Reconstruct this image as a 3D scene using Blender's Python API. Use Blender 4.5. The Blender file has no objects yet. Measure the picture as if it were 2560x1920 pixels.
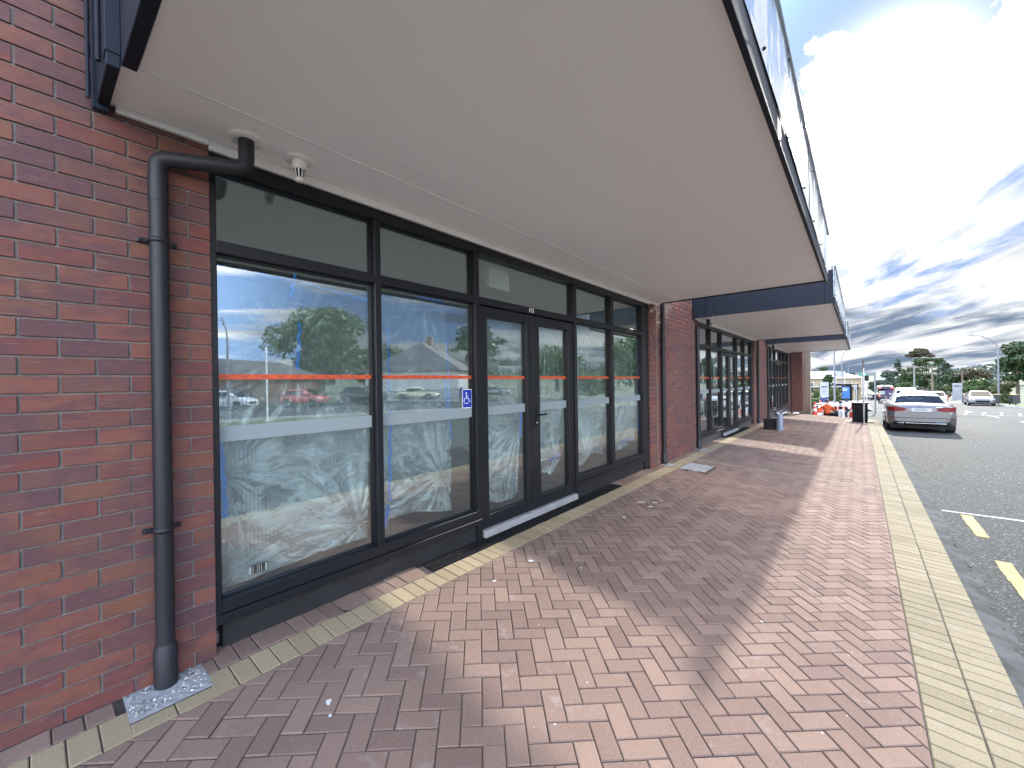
import bpy, bmesh, math, random
import numpy as np
from mathutils import Vector, Matrix
random.seed(7); rng = np.random.default_rng(7)
R_ = math.radians
sc = bpy.context.scene
COL = sc.collection

# ------------------------------------------------------------------ camera
YAW, PITCH, ROLL = R_(40.2775), R_(-0.1077), R_(-0.8523)
FPX = 1025.67
CAM = Vector((2.839, 0.0, 1.549))
_f = Vector((-math.sin(YAW)*math.cos(PITCH), math.cos(YAW)*math.cos(PITCH), math.sin(PITCH)))
_r0 = Vector((math.cos(YAW), math.sin(YAW), 0)); _u0 = _r0.cross(_f)
_r = _r0*math.cos(ROLL)+_u0*math.sin(ROLL); _u = -_r0*math.sin(ROLL)+_u0*math.cos(ROLL)
cd = bpy.data.cameras.new("camera"); cam = bpy.data.objects.new("camera", cd); COL.objects.link(cam)
cam.matrix_world = Matrix(((_r.x,_u.x,-_f.x,CAM.x),(_r.y,_u.y,-_f.y,CAM.y),(_r.z,_u.z,-_f.z,CAM.z),(0,0,0,1)))
cd.sensor_width = 36; cd.lens = 36*FPX/2560; cd.clip_start = .05; cd.clip_end = 6000
sc.camera = cam
def at(px, py, y):
    """real point at distance y along the street for a measured direction (survey helper)"""
    d = _f+_r*((px-1280)/FPX)-_u*((py-960)/FPX)
    return CAM+d*(y/d.y)

# ------------------------------------------------------------------ sun, sky
SUN_E, SUN_A = R_(26.8), R_(2.5)          # elevation, azimuth to the street side of +Y
SD = Vector((math.sin(SUN_A)*math.cos(SUN_E), math.cos(SUN_A)*math.cos(SUN_E), math.sin(SUN_E)))
sl = bpy.data.lights.new("sun", 'SUN'); sl.energy = 2.35; sl.angle = R_(.9); sl.color = (1, .955, .87)
so = bpy.data.objects.new("sun", sl); COL.objects.link(so)
so.rotation_euler = SD.to_track_quat('Z', 'Y').to_euler(); so.location = (0, 0, 30)
vs = sc.view_settings; vs.view_transform = 'Standard'; vs.look = 'None'; vs.gamma = 1; vs.exposure = 2.12
vs.use_curve_mapping = False

class NT:
    """small node-tree writer"""
    def __init__(s, nt): s.nt = nt; s.n = nt.nodes; s.l = nt.links
    def new(s, t, **kw):
        n = s.n.new(t)
        for k, v in kw.items(): setattr(n, k, v)
        return n
    def put(s, sock, v):
        if v is None: return
        if isinstance(v, bpy.types.NodeSocket): s.l.new(v, sock)
        elif isinstance(v, bpy.types.Node): s.l.new(v.outputs[0], sock)
        else:
            try: sock.default_value = v
            except Exception:
                sock.default_value = (*v, 1) if len(v) == 3 else v
    def m(s, op, a, b=None, c=None, clamp=False):
        n = s.new('ShaderNodeMath', operation=op, use_clamp=clamp)
        for i, v in enumerate((a, b, c)):
            if v is not None: s.put(n.inputs[i], v)
        return n.outputs[0]
    def vm(s, op, a, b=None, scale=None):
        n = s.new('ShaderNodeVectorMath', operation=op); s.put(n.inputs[0], a)
        if b is not None: s.put(n.inputs[1], b)
        if scale is not None: s.put(n.inputs[3], scale)
        return n.outputs['Value'] if op in ('DOT_PRODUCT', 'LENGTH', 'DISTANCE') else n.outputs[0]
    def noise(s, vec, scale, detail=3, rough=.55, dist=0):
        n = s.new('ShaderNodeTexNoise'); s.put(n.inputs['Vector'], vec); n.inputs['Scale'].default_value = scale
        n.inputs['Detail'].default_value = detail; n.inputs['Roughness'].default_value = rough
        n.inputs['Distortion'].default_value = dist
        return n.outputs['Fac']
    def ramp(s, v, lo, hi, a=0., b=1., smooth=True):
        n = s.new('ShaderNodeMapRange', interpolation_type='SMOOTHSTEP' if smooth else 'LINEAR')
        s.put(n.inputs[0], v); n.inputs[1].default_value = lo; n.inputs[2].default_value = hi
        n.inputs[3].default_value = a; n.inputs[4].default_value = b
        return n.outputs[0]
    def mix(s, f, a, b, blend='MIX'):
        n = s.new('ShaderNodeMix', data_type='RGBA', blend_type=blend)
        s.put(n.inputs[0], f)
        for i, v in ((6, a), (7, b)):
            s.put(n.inputs[i], (*v, 1) if isinstance(v, tuple) and len(v) == 3 else v)
        return n.outputs[2]
    def mapping(s, vec, scale=(1, 1, 1), rot=(0, 0, 0), loc=(0, 0, 0)):
        n = s.new('ShaderNodeMapping'); s.put(n.inputs[0], vec)
        n.inputs['Scale'].default_value = scale; n.inputs['Rotation'].default_value = rot; n.inputs['Location'].default_value = loc
        return n.outputs[0]

def sky():
    w = bpy.data.worlds.new("World"); sc.world = w; w.use_nodes = True
    T = NT(w.node_tree); T.n.clear()
    st = T.new('ShaderNodeTexSky', sky_type='NISHITA'); st.sun_disc = False
    st.sun_elevation = SUN_E; st.sun_rotation = SUN_A
    st.air_density = 1.0; st.dust_density = .6; st.ozone_density = 2.2
    g = T.new('ShaderNodeTexCoord').outputs['Generated']
    sx = T.new('ShaderNodeSeparateXYZ'); T.put(sx.inputs[0], g)
    x, y, z = sx.outputs
    zz = T.m('MAXIMUM', z, 0.0)
    den = T.m('ADD', zz, .10)
    a = R_(22)      # cloud streets run this way
    u = T.m('DIVIDE', T.m('ADD', T.m('MULTIPLY', x, math.cos(a)), T.m('MULTIPLY', y, math.sin(a))), den)
    v = T.m('DIVIDE', T.m('SUBTRACT', T.m('MULTIPLY', y, math.cos(a)), T.m('MULTIPLY', x, math.sin(a))), den)
    cb = T.new('ShaderNodeCombineXYZ'); T.put(cb.inputs[0], u); T.put(cb.inputs[1], T.m('MULTIPLY', v, .40)); cb.inputs[2].default_value = 3.3
    p = cb.outputs[0]
    n1 = T.noise(T.mapping(p, loc=(3.1, 1.7, 0)), .95, 10, .6, .35)
    n2 = T.noise(T.mapping(p, loc=(9.4, 5.2, 2)), 1.3, 9, .58, .45)
    dsun = T.vm('DOT_PRODUCT', g, tuple(SD))
    near = T.ramp(dsun, .55, .97)                 # cloud bank round the sun
    low = T.ramp(zz, .0, .30, 1., 0.)             # thicker towards the horizon
    fwd = T.m('MULTIPLY', T.ramp(T.vm('DOT_PRODUCT', g, (.40, .917, 0)), .45, .78), T.ramp(zz, .90, .60))
    gap = T.ramp(T.m('ADD', T.vm('DOT_PRODUCT', g, tuple((at(2030, -70, 10)-CAM).normalized())), T.m('MULTIPLY', T.m('SUBTRACT', T.noise(g, 5., 7, .62), .5), .09)), .955, 1.0)
    cov = T.m('ADD', n1, T.m('ADD', T.m('MULTIPLY', near, .10), T.m('MULTIPLY', low, .10)))
    cov = T.m('SUBTRACT', cov, T.m('MULTIPLY', gap, .60))
    cov = T.m('ADD', cov, T.m('MULTIPLY', T.ramp(T.m('ADD', dsun, T.m('MULTIPLY', T.m('SUBTRACT', T.noise(g, 7., 6, .6), .5), .05)), .984, 1.0), .6))
    mask = T.ramp(cov, .49, .60)
    lowb = T.ramp(zz, .16, .34, 1., 0.)
    thick = T.m('MULTIPLY', T.ramp(T.m('ADD', n2, T.m('MULTIPLY', lowb, .035)), .44, .66), T.ramp(T.m('SUBTRACT', dsun, T.m('MULTIPLY', lowb, .06)), .87, .955, 1., .0))
    bright = T.mix(fwd, (26., 23.8, 21.6), T.mix(near, T.mix(low, (12., 12.4, 13.), (8.2, 9.0, 9.7)), (17., 17., 17.)))  # cloud out of the forward view raised and warmed to lift shaded surfaces
    dark = T.mix(fwd, (14., 13.8, 13.6), (2.7, 3.7, 5.4))
    ccol = T.mix(thick, bright, dark)
    blue = T.mix(fwd, T.mix(.65, st.outputs[0], (5.6, 8.6, 14.)), T.mix(.93, st.outputs[0], (3.6, 6.0, 11.4)))
    col = T.mix(mask, blue, ccol)
    # sky ahead is dimmed; sky beside and behind is brightened to fill the shade
    sc1 = T.new('ShaderNodeVectorMath', operation='SCALE'); T.put(sc1.inputs[0], col); T.put(sc1.inputs[3], T.m('SUBTRACT', 1., T.m('MULTIPLY', fwd, .825)))
    col = sc1.outputs[0]
    glow = T.m('ADD', T.m('MULTIPLY', T.m('POWER', T.m('MAXIMUM', dsun, 0.), 400.), 10.),
               T.m('MULTIPLY', T.m('POWER', T.m('MAXIMUM', dsun, 0.), 60.), .7))
    gl = T.new('ShaderNodeVectorMath', operation='SCALE'); gl.inputs[0].default_value = (1, .98, .93); T.put(gl.inputs[3], glow)
    col = T.vm('ADD', col, gl.outputs[0])
    bg = T.new('ShaderNodeBackground'); T.put(bg.inputs[0], col); bg.inputs[1].default_value = .10
    o = T.new('ShaderNodeOutputWorld'); T.l.new(bg.outputs[0], o.inputs[0])
sky()

# ------------------------------------------------------------------ object helpers
def link(o, parent=None):
    COL.objects.link(o)
    if parent is not None: o.parent = parent
    return o
def tag(o, label=None, cat=None, group=None, kind=None):
    if label: o['label'] = label
    if cat: o['category'] = cat
    if group: o['group'] = group
    if kind: o['kind'] = kind
    return o
def thing(name, label, cat, loc=(0, 0, 0), rz=0, group=None):
    o = bpy.data.objects.new(name, None); o.location = loc; o.rotation_euler = (0, 0, rz); o.empty_display_size = .2
    link(o); return tag(o, label, cat, group)
def copy_tree(o, parent=None):
    c = o.copy(); COL.objects.link(c); c.parent = parent
    for ch in list(o.children):
        if ch is not c: copy_tree(ch, c)
    return c
class MB:
    """collects shapes; build() links them as one mesh object"""
    def __init__(s): s.v = []; s.f = []; s.mi = []; s.cur = 0; s.sm = []; s.smooth = False
    def add(s, vs, fs):
        b = len(s.v); s.v += [tuple(p) for p in vs]
        for f in fs: s.f.append(tuple(b+i for i in f)); s.mi.append(s.cur); s.sm.append(s.smooth)
        return s
    def box(s, x0, x1, y0, y1, z0, z1, bev=0.):
        if bev <= 0:
            vs = [(x, y, z) for z in (z0, z1) for y in (y0, y1) for x in (x0, x1)]
            return s.add(vs, [(0, 2, 3, 1), (4, 5, 7, 6), (0, 1, 5, 4), (2, 6, 7, 3), (0, 4, 6, 2), (1, 3, 7, 5)])
        vs = []; b = bev
        for sx, X in ((1, x0), (-1, x1)):
            for sy, Y in ((1, y0), (-1, y1)):
                for sz, Z in ((1, z0), (-1, z1)):
                    vs += [(X, Y+sy*b, Z+sz*b), (X+sx*b, Y, Z+sz*b), (X+sx*b, Y+sy*b, Z)]
        i = lambda ix, iy, iz, k: ((ix*2+iy)*2+iz)*3+k
        F = []
        F += [(i(0,0,0,0), i(0,0,1,0), i(0,1,1,0), i(0,1,0,0)), (i(1,0,0,0), i(1,1,0,0), i(1,1,1,0), i(1,0,1,0))]
        F += [(i(0,0,0,1), i(1,0,0,1), i(1,0,1,1), i(0,0,1,1)), (i(0,1,0,1), i(0,1,1,1), i(1,1,1,1), i(1,1,0,1))]
        F += [(i(0,0,0,2), i(0,1,0,2), i(1,1,0,2), i(1,0,0,2)), (i(0,0,1,2), i(1,0,1,2), i(1,1,1,2), i(0,1,1,2))]
        for a in (0, 1):
            for c in (0, 1):
                F.append((i(a,c,0,0), i(a,c,1,0), i(a,c,1,1), i(a,c,0,1)) if a == c else (i(a,c,0,0), i(a,c,0,1), i(a,c,1,1), i(a,c,1,0)))
                F.append((i(a,0,c,0), i(a,1,c,0), i(a,1,c,2), i(a,0,c,2)) if a != c else (i(a,0,c,0), i(a,0,c,2), i(a,1,c,2), i(a,1,c,0)))
                F.append((i(0,a,c,1), i(1,a,c,1), i(1,a,c,2), i(0,a,c,2)) if a == c else (i(0,a,c,1), i(0,a,c,2), i(1,a,c,2), i(1,a,c,1)))
                for e in (0, 1):
                    t = (i(a,c,e,0), i(a,c,e,1), i(a,c,e,2)); F.append(t if (a+c+e) % 2 else t[::-1])
        return s.add(vs, F)
    def tube(s, pts, rad, n=12, caps=True):
        pts = [Vector(p) for p in pts]; k = len(pts)
        rad = rad if hasattr(rad, '__len__') else [rad]*k
        up = None; vs = []
        for i, p in enumerate(pts):
            t = (pts[min(i+1, k-1)]-pts[max(i-1, 0)]).normalized()
            if up is None: up = t.orthogonal().normalized()
            up = (up-t*up.dot(t)); up = up.normalized() if up.length > 1e-6 else t.orthogonal().normalized()
            sd = t.cross(up)
            for j in range(n):
                a = 2*math.pi*j/n; vs.append(p+(up*math.cos(a)+sd*math.sin(a))*rad[i])
        fs = [(i*n+j, i*n+(j+1) % n, (i+1)*n+(j+1) % n, (i+1)*n+j) for i in range(k-1) for j in range(n)]
        o = s.smooth; s.smooth = True; s.add(vs, fs); s.smooth = o
        if caps:
            s.add([vs[j] for j in range(n)], [tuple(range(n))[::-1]]); s.add([vs[(k-1)*n+j] for j in range(n)], [tuple(range(n))])
        return s
    def lathe(s, prof, c=(0, 0, 0), n=20, axis='z'):
        vs = []
        for r, h in prof:
            for j in range(n):
                a = 2*math.pi*j/n; q = (r*math.cos(a), r*math.sin(a), h)
                if axis == 'x': q = (h, q[0], q[1])
                if axis == 'y': q = (q[1], h, q[0])
                vs.append((c[0]+q[0], c[1]+q[1], c[2]+q[2]))
        k = len(prof)
        o = s.smooth; s.smooth = True
        s.add(vs, [(i*n+j, i*n+(j+1) % n, (i+1)*n+(j+1) % n, (i+1)*n+j) for i in range(k-1) for j in range(n)])
        s.smooth = o; return s
    def prism(s, poly, z0, z1, axis='z'):
        n = len(poly)
        def q(p, h): return (p[0], p[1], h) if axis == 'z' else ((h, p[0], p[1]) if axis == 'x' else (p[0], h, p[1]))
        vs = [q(p, z0) for p in poly]+[q(p, z1) for p in poly]
        return s.add(vs, [tuple(range(n))[::-1], tuple(range(n, 2*n))]+[(i, (i+1) % n, n+(i+1) % n, n+i) for i in range(n)])
    def quad(s, a, b, c, d): return s.add([a, b, c, d], [(0, 1, 2, 3)])
    def grid(s, fn, nu, nv):
        vs = [fn(i/nu, j/nv) for j in range(nv+1) for i in range(nu+1)]
        return s.add(vs, [(j*(nu+1)+i, j*(nu+1)+i+1, (j+1)*(nu+1)+i+1, (j+1)*(nu+1)+i) for j in range(nv) for i in range(nu)])
    def build(s, name, mats, parent=None, fix=True):
        me = bpy.data.meshes.new(name); me.from_pydata(s.v, [], s.f)
        mats = mats if isinstance(mats, (list, tuple)) else [mats]
        for m in mats: me.materials.append(m)
        me.polygons.foreach_set('material_index', s.mi); me.polygons.foreach_set('use_smooth', s.sm)
        me.validate(); me.update()
        if fix:
            bm = bmesh.new(); bm.from_mesh(me); bmesh.ops.recalc_face_normals(bm, faces=bm.faces); bm.to_mesh(me); bm.free()
        return link(bpy.data.objects.new(name, me), parent)

# ------------------------------------------------------------------ materials
def mat(name, base=(.5, .5, .5), rough=.6, metal=0, spec=.5, coat=0, fn=None, emit=None):
    m = bpy.data.materials.new(name); m.use_nodes = True
    T = NT(m.node_tree); b = T.n['Principled BSDF']
    b.inputs['Base Color'].default_value = (*base, 1); b.inputs['Roughness'].default_value = rough
    b.inputs['Metallic'].default_value = metal; b.inputs['Specular IOR Level'].default_value = spec
    if coat: b.inputs['Coat Weight'].default_value = coat; b.inputs['Coat Roughness'].default_value = .04
    if emit: b.inputs['Emission Color'].default_value = (*emit[0], 1); b.inputs['Emission Strength'].default_value = emit[1]
    if fn: fn(T, b)
    return m
def pos(T): return T.new('ShaderNodeNewGeometry').outputs['Position']
def obj(T): return T.new('ShaderNodeTexCoord').outputs['Object']
def isl(T): return T.new('ShaderNodeNewGeometry').outputs['Random Per Island']
def bump(T, b, h, dist=.01, strength=1.):
    n = T.new('ShaderNodeBump'); T.put(n.inputs['Height'], h); n.inputs['Distance'].default_value = dist; n.inputs['Strength'].default_value = strength
    T.l.new(n.outputs[0], b.inputs['Normal'])
def cramp(T, v, stops, interp='LINEAR'):
    n = T.new('ShaderNodeValToRGB'); n.color_ramp.interpolation = interp; e = n.color_ramp.elements
    while len(e) > 1: e.remove(e[-1])
    e[0].position = stops[0][0]; e[0].color = (*stops[0][1], 1)
    for p, c in stops[1:]: k = e.new(p); k.color = (*c, 1)
    T.put(n.inputs[0], v); return n.outputs[0]
def speckle(amount=.15, scale=60, bscale=None, bd=.002, rvar=0.):
    def fn(T, b):
        c = b.inputs['Base Color'].default_value[:3]
        n = T.noise(pos(T), scale, 4, .6); n2 = T.noise(pos(T), scale*.06, 3)
        v = T.m('ADD', T.m('MULTIPLY', n, .5), T.m('MULTIPLY', n2, .5))
        lo = tuple(k*(1-amount) for k in c); hi = tuple(min(1, k*(1+amount)) for k in c)
        T.put(b.inputs['Base Color'], T.mix(T.ramp(v, .3, .7), lo, hi))
        if rvar: T.put(b.inputs['Roughness'], T.m('ADD', b.inputs['Roughness'].default_value-rvar, T.m('MULTIPLY', n2, 2*rvar)))
        bump(T, b, n if bscale is None else T.noise(pos(T), bscale, 4, .6), bd)
    return fn
def brick_fn(T, b):
    r = isl(T); P = pos(T)
    col = cramp(T, r, [(0, (.136, .054, .045)), (.14, (.166, .064, .048)), (.28, (.110, .053, .050)), (.40, (.148, .050, .042)), (.52, (.150, .068, .049)),
                       (.64, (.100, .051, .054)), (.74, (.176, .068, .050)), (.87, (.122, .060, .055)), (.95, (.150, .048, .040))], 'CONSTANT')
    ph = T.m('MULTIPLY', r, 37.)
    off = T.new('ShaderNodeCombineXYZ'); T.put(off.inputs[0], ph); T.put(off.inputs[2], ph)
    Q = T.vm('ADD', P, off.outputs[0])
    n = T.noise(T.mapping(Q, scale=(1, 1, 2.4)), 7, 3, .6)                 # kiln flashing inside a brick
    col = T.mix(T.ramp(n, .40, .64), col, T.mix(.68, col, (.082, .046, .054)))
    n5 = T.noise(T.mapping(Q, scale=(1, 1.3, 2.)), 11, 4, .6)
    col = T.mix(T.ramp(n5, .50, .72, 0, .45), col, (.165, .066, .052))
    n3 = T.noise(T.mapping(Q, scale=(1, .8, 1)), 4, 2)
    col = T.mix(T.ramp(n3, .5, .7, 0, .6), col, (.165, .072, .040))
    g = T.noise(P, 260, 3, .7); g2 = T.noise(P, 60, 3, .6)
    col = T.mix(T.ramp(g, .35, .7, .0, .32), col, (.075, .03, .03))
    drag = T.noise(T.mapping(Q, scale=(1, .35, 5)), 30, 3)
    col = T.mix(T.ramp(drag, .58, .74, 0, .4), col, (.23, .16, .155))
    T.put(b.inputs['Base Color'], col)
    T.put(b.inputs['Roughness'], T.ramp(g2, .3, .7, .5, .75))
    bump(T, b, T.m('ADD', T.m('MULTIPLY', g, .35), T.m('MULTIPLY', drag, .65)), .0016)
def paver_fn(base, hi, lo, white=.5):
    def fn(T, b):
        r = isl(T); P = pos(T)
        col = T.mix(r, lo, hi)
        r2 = T.m('FRACT', T.m('MULTIPLY', r, 17.31))
        col = T.mix(T.m('MULTIPLY', r2, .45), col, base)
        g = T.noise(P, 420, 3, .75); big = T.noise(P, 1.3, 3, .5); md = T.noise(P, 14, 4, .6)
        col = T.mix(T.ramp(g, .56, .72, 0, .35), col, tuple(min(1, k*2.1) for k in base))
        col = T.mix(T.ramp(g, .28, .44, .42, 0), col, tuple(k*.35 for k in base))
        gr = T.noise(P, 150, 4, .8)
        col = T.mix(T.ramp(gr, .56, .66, 0, .4), col, tuple(min(1, k*1.9) for k in base))
        col = T.mix(T.ramp(gr, .36, .45, .5, 0), col, tuple(k*.38 for k in base))
        ef = T.m('MULTIPLY', T.ramp(md, .5, .75), T.ramp(T.m('FRACT', T.m('MULTIPLY', r, 5.7)), .66, .95))
        col = T.mix(T.m('MULTIPLY', ef, white), col, (.30, .265, .265))       # lime bloom on some pavers
        col = T.mix(T.ramp(big, .45, .7, 0, .22), col, tuple(k*.6 for k in base))
        sp = T.new('ShaderNodeTexVoronoi'); T.put(sp.inputs['Vector'], P); sp.inputs['Scale'].default_value = 9
        drop = T.m('MULTIPLY', T.ramp(sp.outputs['Distance'], .03, .06, 1, 0), T.ramp(T.noise(P, 2.1, 2), .52, .62))
        col = T.mix(T.m('MULTIPLY', drop, .8), col, (.5, .49, .47))         # plaster and paint drips
        T.put(b.inputs['Base Color'], col)
        T.put(b.inputs['Roughness'], T.ramp(md, .3, .7, .78, .95))
        bump(T, b, T.m('ADD', T.m('MULTIPLY', g, .6), T.m('MULTIPLY', md, .6)), .0022)
    return fn
def asphalt_fn(T, b):
    P = pos(T)
    vo = T.new('ShaderNodeTexVoronoi'); T.put(vo.inputs['Vector'], P); vo.inputs['Scale'].default_value = 85
    g = T.noise(P, 120, 4, .7); big = T.noise(T.mapping(P, scale=(1, .12, 1)), .9, 4)
    col = cramp(T, vo.outputs['Color'], [(0, (.014, .015, .016)), (.5, (.044, .047, .047)), (.8, (.080, .084, .083)), (.96, (.36, .37, .37))])
    col = T.mix(T.ramp(big, .4, .65, 0, .45), col, (.055, .057, .055))
    pt = T.new('ShaderNodeTexVoronoi', feature='F1'); T.put(pt.inputs['Vector'], T.mapping(P, scale=(.5, .16, 1))); pt.inputs['Scale'].default_value = 1.
    col = T.mix(T.m('MULTIPLY', T.ramp(pt.outputs['Color'], .62, .64), .35), col, (.03, .032, .033))       # darker reseal patches
    ce = T.new('ShaderNodeTexVoronoi', feature='DISTANCE_TO_EDGE'); wq = T.vm('ADD', P, T.new('ShaderNodeTexNoise').outputs['Color']); T.put(ce.inputs['Vector'], T.mapping(wq, scale=(1, .35, 0))); ce.inputs['Scale'].default_value = .45
    ck = T.m('MULTIPLY', T.ramp(ce.outputs['Distance'], .0015, .005, 1, 0), T.ramp(T.noise(P, .35, 2), .56, .62))
    col = T.mix(T.m('MULTIPLY', ck, .6), col, (.012, .012, .012))
    T.put(b.inputs['Base Color'], col); T.put(b.inputs['Roughness'], T.ramp(g, .3, .7, .72, .95))
    bump(T, b, T.m('ADD', T.m('MULTIPLY', vo.outputs['Distance'], -1.), g), .006)
def conc_fn(c1=(.33, .33, .31), c2=(.22, .22, .21)):
    def fn(T, b):
        P = pos(T); n = T.noise(P, 5, 6, .65); g = T.noise(P, 200, 3, .7)
        col = T.mix(T.ramp(n, .35, .65), c1, c2); col = T.mix(T.ramp(g, .3, .5, .3, 0), col, tuple(k*.5 for k in c2))
        T.put(b.inputs['Base Color'], col); bump(T, b, T.m('ADD', g, n), .002)
    return fn
def leaf_fn(c1, c2):
    def fn(T, b):
        r = isl(T); n = T.noise(pos(T), .35, 3)
        T.put(b.inputs['Base Color'], T.mix(T.m('ADD', T.m('MULTIPLY', r, .6), T.m('MULTIPLY', n, .4)), c1, c2))
    return fn

M = {}
M['brick'] = mat('brick', rough=.75, spec=.2, fn=brick_fn)
M['mortar'] = mat('mortar', (.165, .158, .147), .95, fn=speckle(.3, 150, bd=.003))
M['paver'] = mat('maroon_paver', rough=.8, spec=.06, fn=paver_fn((.180, .125, .103), (.222, .156, .126), (.142, .098, .083), .45))
M['tan'] = mat('tan_paver', rough=.8, spec=.05, fn=paver_fn((.200, .170, .115), (.230, .197, .137), (.168, .143, .097), .45))
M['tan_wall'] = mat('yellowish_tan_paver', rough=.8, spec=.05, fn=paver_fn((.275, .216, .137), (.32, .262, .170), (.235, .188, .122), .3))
M['sand'] = mat('joint_sand', (.030, .024, .022), .95, fn=speckle(.5, 300, bd=.002))
M['asphalt'] = mat('asphalt', rough=.9, spec=.06, fn=asphalt_fn)
M['conc'] = mat('concrete', rough=.9, spec=.06, fn=conc_fn((.20, .20, .19), (.14, .14, .135)))
M['conc_dark'] = mat('concrete_channel', rough=.9, spec=.06, fn=conc_fn((.075, .08, .08), (.04, .043, .043)))
M['conc_white'] = mat('pale_concrete', (.24, .242, .245), .9, 0, .05, fn=speckle(.15, 120, bd=.002))
M['scrub'] = mat('scrubby_ground', (.035, .050, .022), .95, fn=speckle(.4, 3, 10, .03))
M['grass'] = mat('grass', (.055, .085, .022), .9, fn=speckle(.5, 8, 30, .02))
M['dirt'] = mat('earth', (.12, .10, .07), .95, fn=speckle(.4, 5, 20, .02))
M['yellow'] = mat('yellow_road_paint', (.34, .275, .125), .8, 0, .05, fn=speckle(.3, 90, bd=.004))
M['white_line'] = mat('white_road_paint', (.34, .34, .33), .8, 0, .05, fn=speckle(.3, 90, bd=.003))
M['worn_line'] = mat('worn_road_paint', (.20, .20, .195), .8, 0, .05, fn=speckle(.35, 30, bd=.003))
M['plaster'] = mat('dried_plaster', (.50, .50, .49), .9, 0, .1, fn=speckle(.15, 90))
M['frame'] = mat('charcoal_aluminium', (.0085, .0095, .0125), .42, 0, .3, fn=speckle(.12, 500, bd=.0003, rvar=.06))
M['plinth'] = mat('black_waterproofing', (.010, .010, .012), .62, fn=speckle(.5, 60, 90, .004))
M['pvc'] = mat('charcoal_pipe', (.014, .0155, .020), .5, 0, .35, fn=speckle(.2, 30, 400, .0004, rvar=.08))
def soffit_fn(T, b):
    P = pos(T); n = T.noise(P, .8, 5, .6); f = T.noise(P, 420, 3, .6); st = T.noise(T.mapping(P, scale=(1, .3, 1)), 2.4, 5, .65)
    col = T.mix(n, (.88, .86, .85), (.93, .91, .90)); col = T.mix(T.ramp(st, .60, .74, 0, .10), col, (.45, .42, .38))
    col = T.mix(T.ramp(f, .3, .42, .12, 0), col, (.4, .39, .38))
    T.put(b.inputs['Base Color'], col); T.put(b.inputs['Roughness'], T.ramp(n, .3, .7, .34, .5)); bump(T, b, T.m('ADD', f, T.m('MULTIPLY', n, 2.)), .0012)
M['soffit'] = mat('soffit_paint', rough=.42, fn=soffit_fn)
M['trim'] = mat('white_trim', (.72, .71, .69), .45, fn=speckle(.05, 60))
M['fascia_dark'] = mat('navy_steel', (.012, .016, .026), .6, .0, .2, fn=speckle(.2, 5, 300, .0005, rvar=.08))
def acm(T, b):
    P = pos(T); n = T.noise(T.mapping(P, scale=(1, .55, .35)), 1.5, 2, .4); n2 = T.noise(P, 5, 2)
    T.put(b.inputs['Base Color'], T.mix(n, (.24, .29, .34), (.31, .36, .41)))
    bump(T, b, T.m('ADD', n, T.m('MULTIPLY', n2, .06)), .16)
M['fascia'] = mat('glossy_fascia_sheet', (.25, .3, .35), .10, .25, .7, fn=acm)
M['black'] = mat('black_plastic', (.010, .010, .011), .7, 0, .15, fn=speckle(.2, 40))
M['rubber'] = mat('tyre_rubber', (.015, .015, .016), .8, fn=speckle(.3, 60))
M['steel'] = mat('galvanised_steel', (.45, .46, .47), .45, .8, fn=speckle(.15, 25))
M['orange'] = mat('hi_vis_orange', (.60, .095, .018), .7, fn=speckle(.12, 12, 20, .01))
M['cone'] = mat('cone_red', (.60, .045, .02), .5, fn=speckle(.08, 20))
M['reflect'] = mat('reflective_white', (.75, .76, .78), .35, fn=speckle(.05, 30))
M['navy'] = mat('navy_cloth', (.015, .018, .035), .8, fn=speckle(.2, 12, 30, .008))
M['skin'] = mat('skin', (.42, .24, .17), .55, fn=speckle(.08, 30))
M['hair'] = mat('dark_hair', (.02, .014, .01), .6, fn=speckle(.3, 60))
M['wood'] = mat('weathered_timber', (.16, .13, .10), .85, fn=speckle(.3, 10))
M['bark'] = mat('bark', (.09, .07, .055), .9, fn=speckle(.4, 6, 12, .03))
M['blue_tape'] = mat('blue_masking_tape', (.05, .24, .72), .6, fn=speckle(.12, 90))
M['int_wall'] = mat('interior_plaster', (.78, .80, .79), .8, fn=speckle(.05, 8))
M['int_floor'] = mat('interior_slab', (.36, .36, .35), .7, fn=speckle(.3, 3))
M['sill_grey'] = mat('grey_window_sill', (.055, .057, .062), .5, fn=speckle(.2, 60))

def glass(name, ior=2.0, tint=(.86, .92, .91), rough=0.):
    m = bpy.data.materials.new(name); m.use_nodes = True; T = NT(m.node_tree); T.n.clear()
    t = T.new('ShaderNodeBsdfTransparent'); t.inputs[0].default_value = (*tint, 1)
    g = T.new('ShaderNodeBsdfGlossy'); g.inputs['Roughness'].default_value = rough; g.inputs[0].default_value = (.93, .97, 1., 1)
    fr = T.new('ShaderNodeFresnel'); fr.inputs[0].default_value = ior
    n = T.noise(obj(T), .9, 1, .4); bp = T.new('ShaderNodeBump'); T.put(bp.inputs['Height'], n); bp.inputs['Distance'].default_value = .0007
    T.l.new(bp.outputs[0], g.inputs['Normal'])
    # back faces would invert the ratio: use |cos| Fresnel from the outside both ways
    geo = T.new('ShaderNodeNewGeometry')
    dt = T.m('ABSOLUTE', T.vm('DOT_PRODUCT', geo.outputs['Incoming'], geo.outputs['Normal']))
    r0 = ((ior-1)/(ior+1))**2
    f = T.m('ADD', r0, T.m('MULTIPLY', T.m('POWER', T.m('SUBTRACT', 1., dt), 5.), 1-r0), clamp=True)
    mx = T.new('ShaderNodeMixShader'); T.put(mx.inputs[0], f); T.l.new(t.outputs[0], mx.inputs[1]); T.l.new(g.outputs[0], mx.inputs[2])
    o = T.new('ShaderNodeOutputMaterial'); T.l.new(mx.outputs[0], o.inputs[0])
    return m
M['glass'] = glass('shop_glass', 2.5)
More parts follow.
